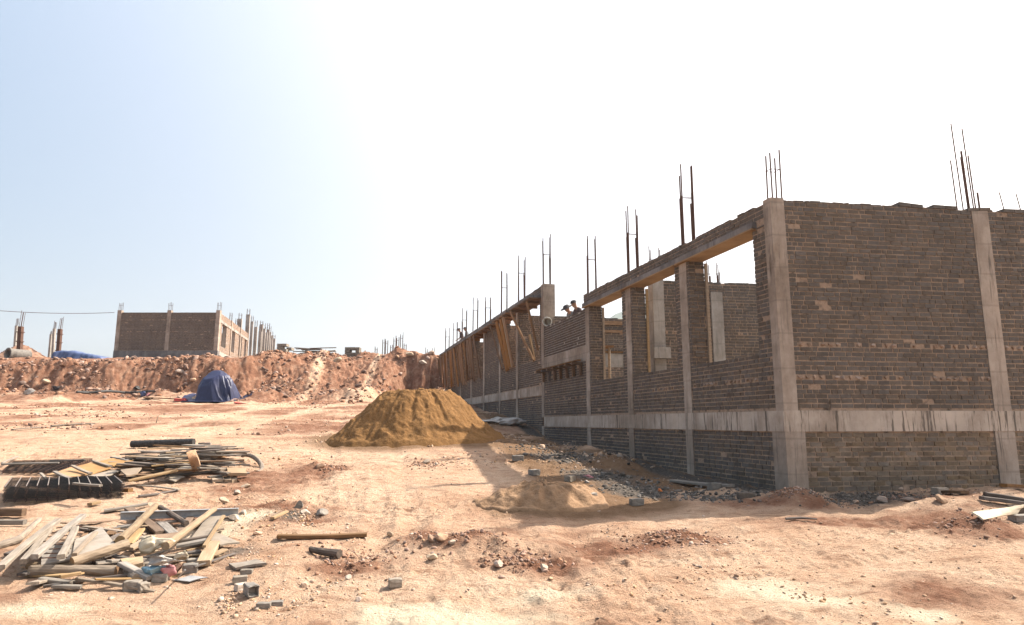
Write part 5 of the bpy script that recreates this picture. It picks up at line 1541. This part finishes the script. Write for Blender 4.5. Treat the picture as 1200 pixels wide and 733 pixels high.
# ================================================================== PEOPLE
def person(base, heading, lean, label, hat, shirt, group, head_turn=0.0, arm=(.30, .05)):
    """a labourer bending forward: one continuous skinned body, hat as a child"""
    J, E, RAD = [], [], []
    def j(p, r, parent=None):
        J.append(V(p)); RAD.append(r)
        if parent is not None: E.append((parent, len(J) - 1))
        return len(J) - 1
    pel = j((0, 0, .93), .125); wai = j((0, .01, 1.07), .118, pel); che = j((0, .0, 1.27), .145, wai); upp = j((0, .0, 1.40), .10, che)
    nec = j((0, .02, 1.47), .055, upp); jaw = j((0, .05, 1.545), .072, nec); hd = j((0, .045, 1.63), .090, jaw); tp = j((0, .03, 1.70), .072, hd)
    nose = j((0, .155, 1.60), .014, hd)
    ends = []
    for s in (-1, 1):
        ear = j((s * .098, .03, 1.61), .016, hd)
        sh_ = j((s * .175, 0, 1.385), .062, upp); el = j((s * .235, arm[1] + .06, 1.13), .047, sh_); wr = j((s * .17, arm[0] + .05, 1.06), .030, el); pa = j((s * .16, arm[0] + .13, 1.045), .034, wr)
        for k, (dx, L) in enumerate(((-.030, .075), (-.010, .088), (.010, .082), (.030, .066))):
            f1 = j((s * .16 + dx, arm[0] + .165, 1.04), .011, pa); f2 = j((s * .16 + dx * 1.15, arm[0] + .165 + L * .6, 1.03), .0095, f1); j((s * .16 + dx * 1.15, arm[0] + .165 + L * .85, 1.005), .0085, f2)
        t1 = j((s * .16 - s * .045, arm[0] + .12, 1.03), .012, pa); j((s * .16 - s * .060, arm[0] + .16, 1.01), .010, t1)
        hp = j((s * .09, 0, .88), .088, pel); kn = j((s * .10, .04, .49), .060, hp); an = j((s * .10, -.01, .09), .042, kn); j((s * .115, .13, .045), .040, an)
    upper = [i for i, p in enumerate(J) if p.z > 1.0]
    c = J[pel].copy(); M = Matrix.Rotation(-lean, 3, 'X')
    for i in upper: J[i] = c + M @ (J[i] - c)
    me = bpy.data.meshes.new('body'); me.from_pydata([p[:] for p in J], E, []); me.update()
    o = bpy.data.objects.new('body_tmp', me); COL.objects.link(o)
    sk = o.modifiers.new('Skin', 'SKIN'); sk.use_smooth_shade = True
    if not me.skin_vertices: return None
    for i, sv in enumerate(me.skin_vertices[0].data): sv.radius = (RAD[i], RAD[i]); sv.use_root = (i == pel)
    ss = o.modifiers.new('Sub', 'SUBSURF'); ss.levels = 1; ss.render_levels = 1
    dg = bpy.context.evaluated_depsgraph_get()
    body = bpy.data.meshes.new_from_object(o.evaluated_get(dg))
    bpy.data.objects.remove(o)
    body.name = 'body'
    body.materials.clear()
    for k in ('skin', shirt, 'trousers', 'hat_dark'): body.materials.append(MATS[k])
    P = [V(p) for p in J]
    hand = set(i for i in range(len(J)) if RAD[i] < .036 and i not in (nose,))
    for f in body.polygons:
        ctr = V(f.center); i = min(range(len(P)), key=lambda q: (P[q] - ctr).length)
        z0 = ((M.inverted() @ (ctr - c)) + c).z if i in upper else ctr.z
        f.material_index = 0 if i in (nec, jaw, hd, tp, nose) or i in hand else (1 if i in upper else (3 if ctr.z < .12 else 2))
        f.use_smooth = True
    r = empty('person', base, label, 'person', group); r.rotation_euler = (0, 0, heading)
    bo = bpy.data.objects.new('body', body); COL.objects.link(bo); bo.parent = r
    BASE[bo.name] = V(base)
    hc = P[hd]; up = (P[tp] - P[jaw]).normalized(); fw_ = (P[nose] - hc); fw_ = (fw_ - up * fw_.dot(up)).normalized(); sd = fw_.cross(up)
    m = MB()
    prof = [(.02, .135), (.03, .105), (.075, .10), (.11, .07), (.122, .0)] if hat == 'cap' else [(.025, .21), (.035, .20), (.035, .108), (.09, .10), (.125, .07), (.135, .0)]
    rows = []
    for hh, rr in prof:
        rows.append([hc + up * hh + (fw_ * math.cos(a) * (1.15 if hat != 'cap' else (1.25 if rr > .12 and math.cos(a) > .5 else 1.0)) + sd * math.sin(a)) * max(rr, .002) * (.85 if hat == 'cap' and rr > .12 and math.cos(a) <= .5 else 1) for a in [k * math.pi / 12 for k in range(24)]])
    m.grid(rows, closed=True)
    h_ = m.build('hat', 'hat_dark', None, smooth=True, origin=(0, 0, 0)); h_.parent = r
    m = MB()
    for s in (-1, 1):
        cc = hc + fw_ * .088 + sd * s * .034 + up * .012
        for t_, fs in (ROCK1[0],): m.add([cc + V(q) * .012 for q in t_], fs)
    e_ = m.build('eyes', 'eye_dark', None, origin=(0, 0, 0)); e_.parent = r
    return r
HEAD_ = math.atan2(-NL.x, NL.y)
GW = 'bricklayers behind the wall tops'
def stand(u, v_top, out, lean, dz, **k):
    # place the figure behind the wall so that its hat reaches the photo's height
    lo_, hi_ = 0.0, 40.0
    for _ in range(50):
        t = (lo_ + hi_) / 2; p = fw(t, out, 3.9); uu = 600 + F * p.x / (p.y * CP + p.z * SP)
        if uu > u: lo_ = t
        else: hi_ = t
    p2 = at_depth(u, v_top, p.y); p = V((p2.x, p.y, p2.z - dz))
    return person(p, HEAD_ + k.pop('turn', 0), lean, **k), p, t
_, pa_, ta = stand(676, 358.5, -1.0, R(38), 1.60, label='worker in a wide dark hat bending over the new brick wall', hat='brim', shirt='shirt_grey', group=GW, turn=.35)
_, pb_, tb_ = stand(682, 352.5, -.75, R(24), 1.68, label='worker in a dark cap right of the one with the wide hat', hat='cap', shirt='shirt_dark', group=GW, turn=.2)
_, pc_, tc = stand(543, 385.5, -.8, R(20), 1.66, label='far worker at left above the upper wall top', hat='cap', shirt='shirt_dark', group=GW)
_, pd_, td = stand(548.5, 384, -.8, R(12), 1.70, label='far worker at right above the upper wall top', hat='cap', shirt='shirt_grey', group=GW)
def scaffold(t0, t1, z, out, label):
    c = fw((t0 + t1) / 2, out, z); r = empty('scaffold', V((c.x, c.y, .2)), label, 'scaffold')
    m = MB(); m.box(c - V((0, 0, .03)), DL * ((t1 - t0) / 2), NL * .33, V((0, 0, .028))); m.build('deck', 'wood_brown', r)
    for t in (t0 + .2, t1 - .2):
        for s in (-.25, .25):
            m = MB(); a = fw(t, out + s, .19); m.tube(a, V((a.x, a.y, z - .06)), .04, n=8); m.build('leg', 'bark', r)
scaffold(9.6, 11.6, min(pa_.z, pb_.z), -.85, 'timber scaffold inside the low new brick wall')
scaffold(tc - 1.0, td + .6, min(pc_.z, pd_.z), -.8, 'timber scaffold behind the far upper wall')

# ================================================================== HAZE
def haze():
    m = bpy.data.materials.new('haze_air'); N, L = nodes(m)
    N.remove(N['Principled BSDF'])
    pv = N.new('ShaderNodeVolumePrincipled'); pv.inputs['Color'].default_value = (.86, .91, 1, 1); pv.inputs['Density'].default_value = HAZE
    pv.inputs['Anisotropy'].default_value = .3
    L.new(pv.outputs[0], N['Material Output'].inputs['Volume'])
    MATS['haze_air'] = m
    b = MB(); b.box((0, 0, 105), (1660, 0, 0), (0, 1660, 0), (0, 0, 108))
    tag(b.build('haze', 'haze_air', None), 'thin pale haze hanging over the whole building site', 'haze', None, 'stuff')
HAZE = .00036
haze()

# ================================================================== CAMERA, SKY, SUN
cam = bpy.data.cameras.new('camera'); co = bpy.data.objects.new('camera', cam); COL.objects.link(co)
co.location = (0, 0, 0); co.rotation_euler = (math.pi / 2 + PITCH, 0, 0)
cam.sensor_width = 36; cam.lens = F / 1200 * 36; cam.clip_start = .05; cam.clip_end = 6000
SC.camera = co

SUN = V((4.1, 2.0, 4.85)).normalized()
EL = math.asin(SUN.z); AZ = math.atan2(SUN.x, SUN.y)
ld = bpy.data.lights.new('sun', 'SUN'); lo = bpy.data.objects.new('sun', ld); COL.objects.link(lo)
ld.energy = 5.0; ld.angle = R(.6); ld.color = (1, .93, .83)
lo.rotation_euler = (-SUN).to_track_quat('-Z', 'Y').to_euler(); lo.location = SUN * 100

VB, VK, VH = (.7, .95, .8), (15.5, 12.2, 9.2), (.0, 1.6, 3.4)
wd = bpy.data.worlds.new('World'); SC.world = wd; wd.use_nodes = True
wn, wl = wd.node_tree.nodes, wd.node_tree.links
sk = wn.new('ShaderNodeTexSky'); sk.sky_type = 'NISHITA'; sk.sun_disc = False
sk.sun_elevation = EL; sk.sun_rotation = AZ
sk.air_density = 1.0; sk.dust_density = 4.0; sk.ozone_density = 1.0; sk.altitude = 100
bg = wn['Background']; bg.inputs['Strength'].default_value = .06
# milky air: pale veil that brightens towards the sun
wt = wd.node_tree
gm = wn.new('ShaderNodeTexCoord')
dt = wn.new('ShaderNodeVectorMath'); dt.operation = 'DOT_PRODUCT'; dt.inputs[1].default_value = SUN
wl.new(gm.outputs['Generated'], dt.inputs[0])
hf = mth(wt, 'MULTIPLY_ADD', dt.outputs['Value'], .5); wn[-1].inputs[2].default_value = .5
hf = mth(wt, 'POWER', hf, 4.0)
sz = wn.new('ShaderNodeSeparateXYZ'); wl.new(gm.outputs['Generated'], sz.inputs[0])
zz = mth(wt, 'MAXIMUM', sz.outputs[2], 0.0)
zb = mth(wt, 'SUBTRACT', 1.0, mth(wt, 'MULTIPLY', zz, .9))
zh = zz
veil = mixc(wt, 1.0, mixc(wt, 1.0, zb, VB, 'MULTIPLY'), mixc(wt, 1.0, hf, VK, 'MULTIPLY'), 'ADD')
veil = mixc(wt, 1.0, veil, mixc(wt, 1.0, zh, VH, 'MULTIPLY'), 'ADD')
wl.new(mixc(wt, 1.0, sk.outputs[0], veil, 'ADD'), bg.inputs['Color'])

SC.view_settings.view_transform = 'Standard'; SC.view_settings.look = 'None'
SC.view_settings.exposure = 1.18; SC.view_settings.gamma = 1; SC.view_settings.use_curve_mapping = False
SC.render.engine = 'CYCLES'
SC.cycles.use_denoising = True
SC.cycles.max_bounces = 6; SC.cycles.diffuse_bounces = 4; SC.cycles.glossy_bounces = 2
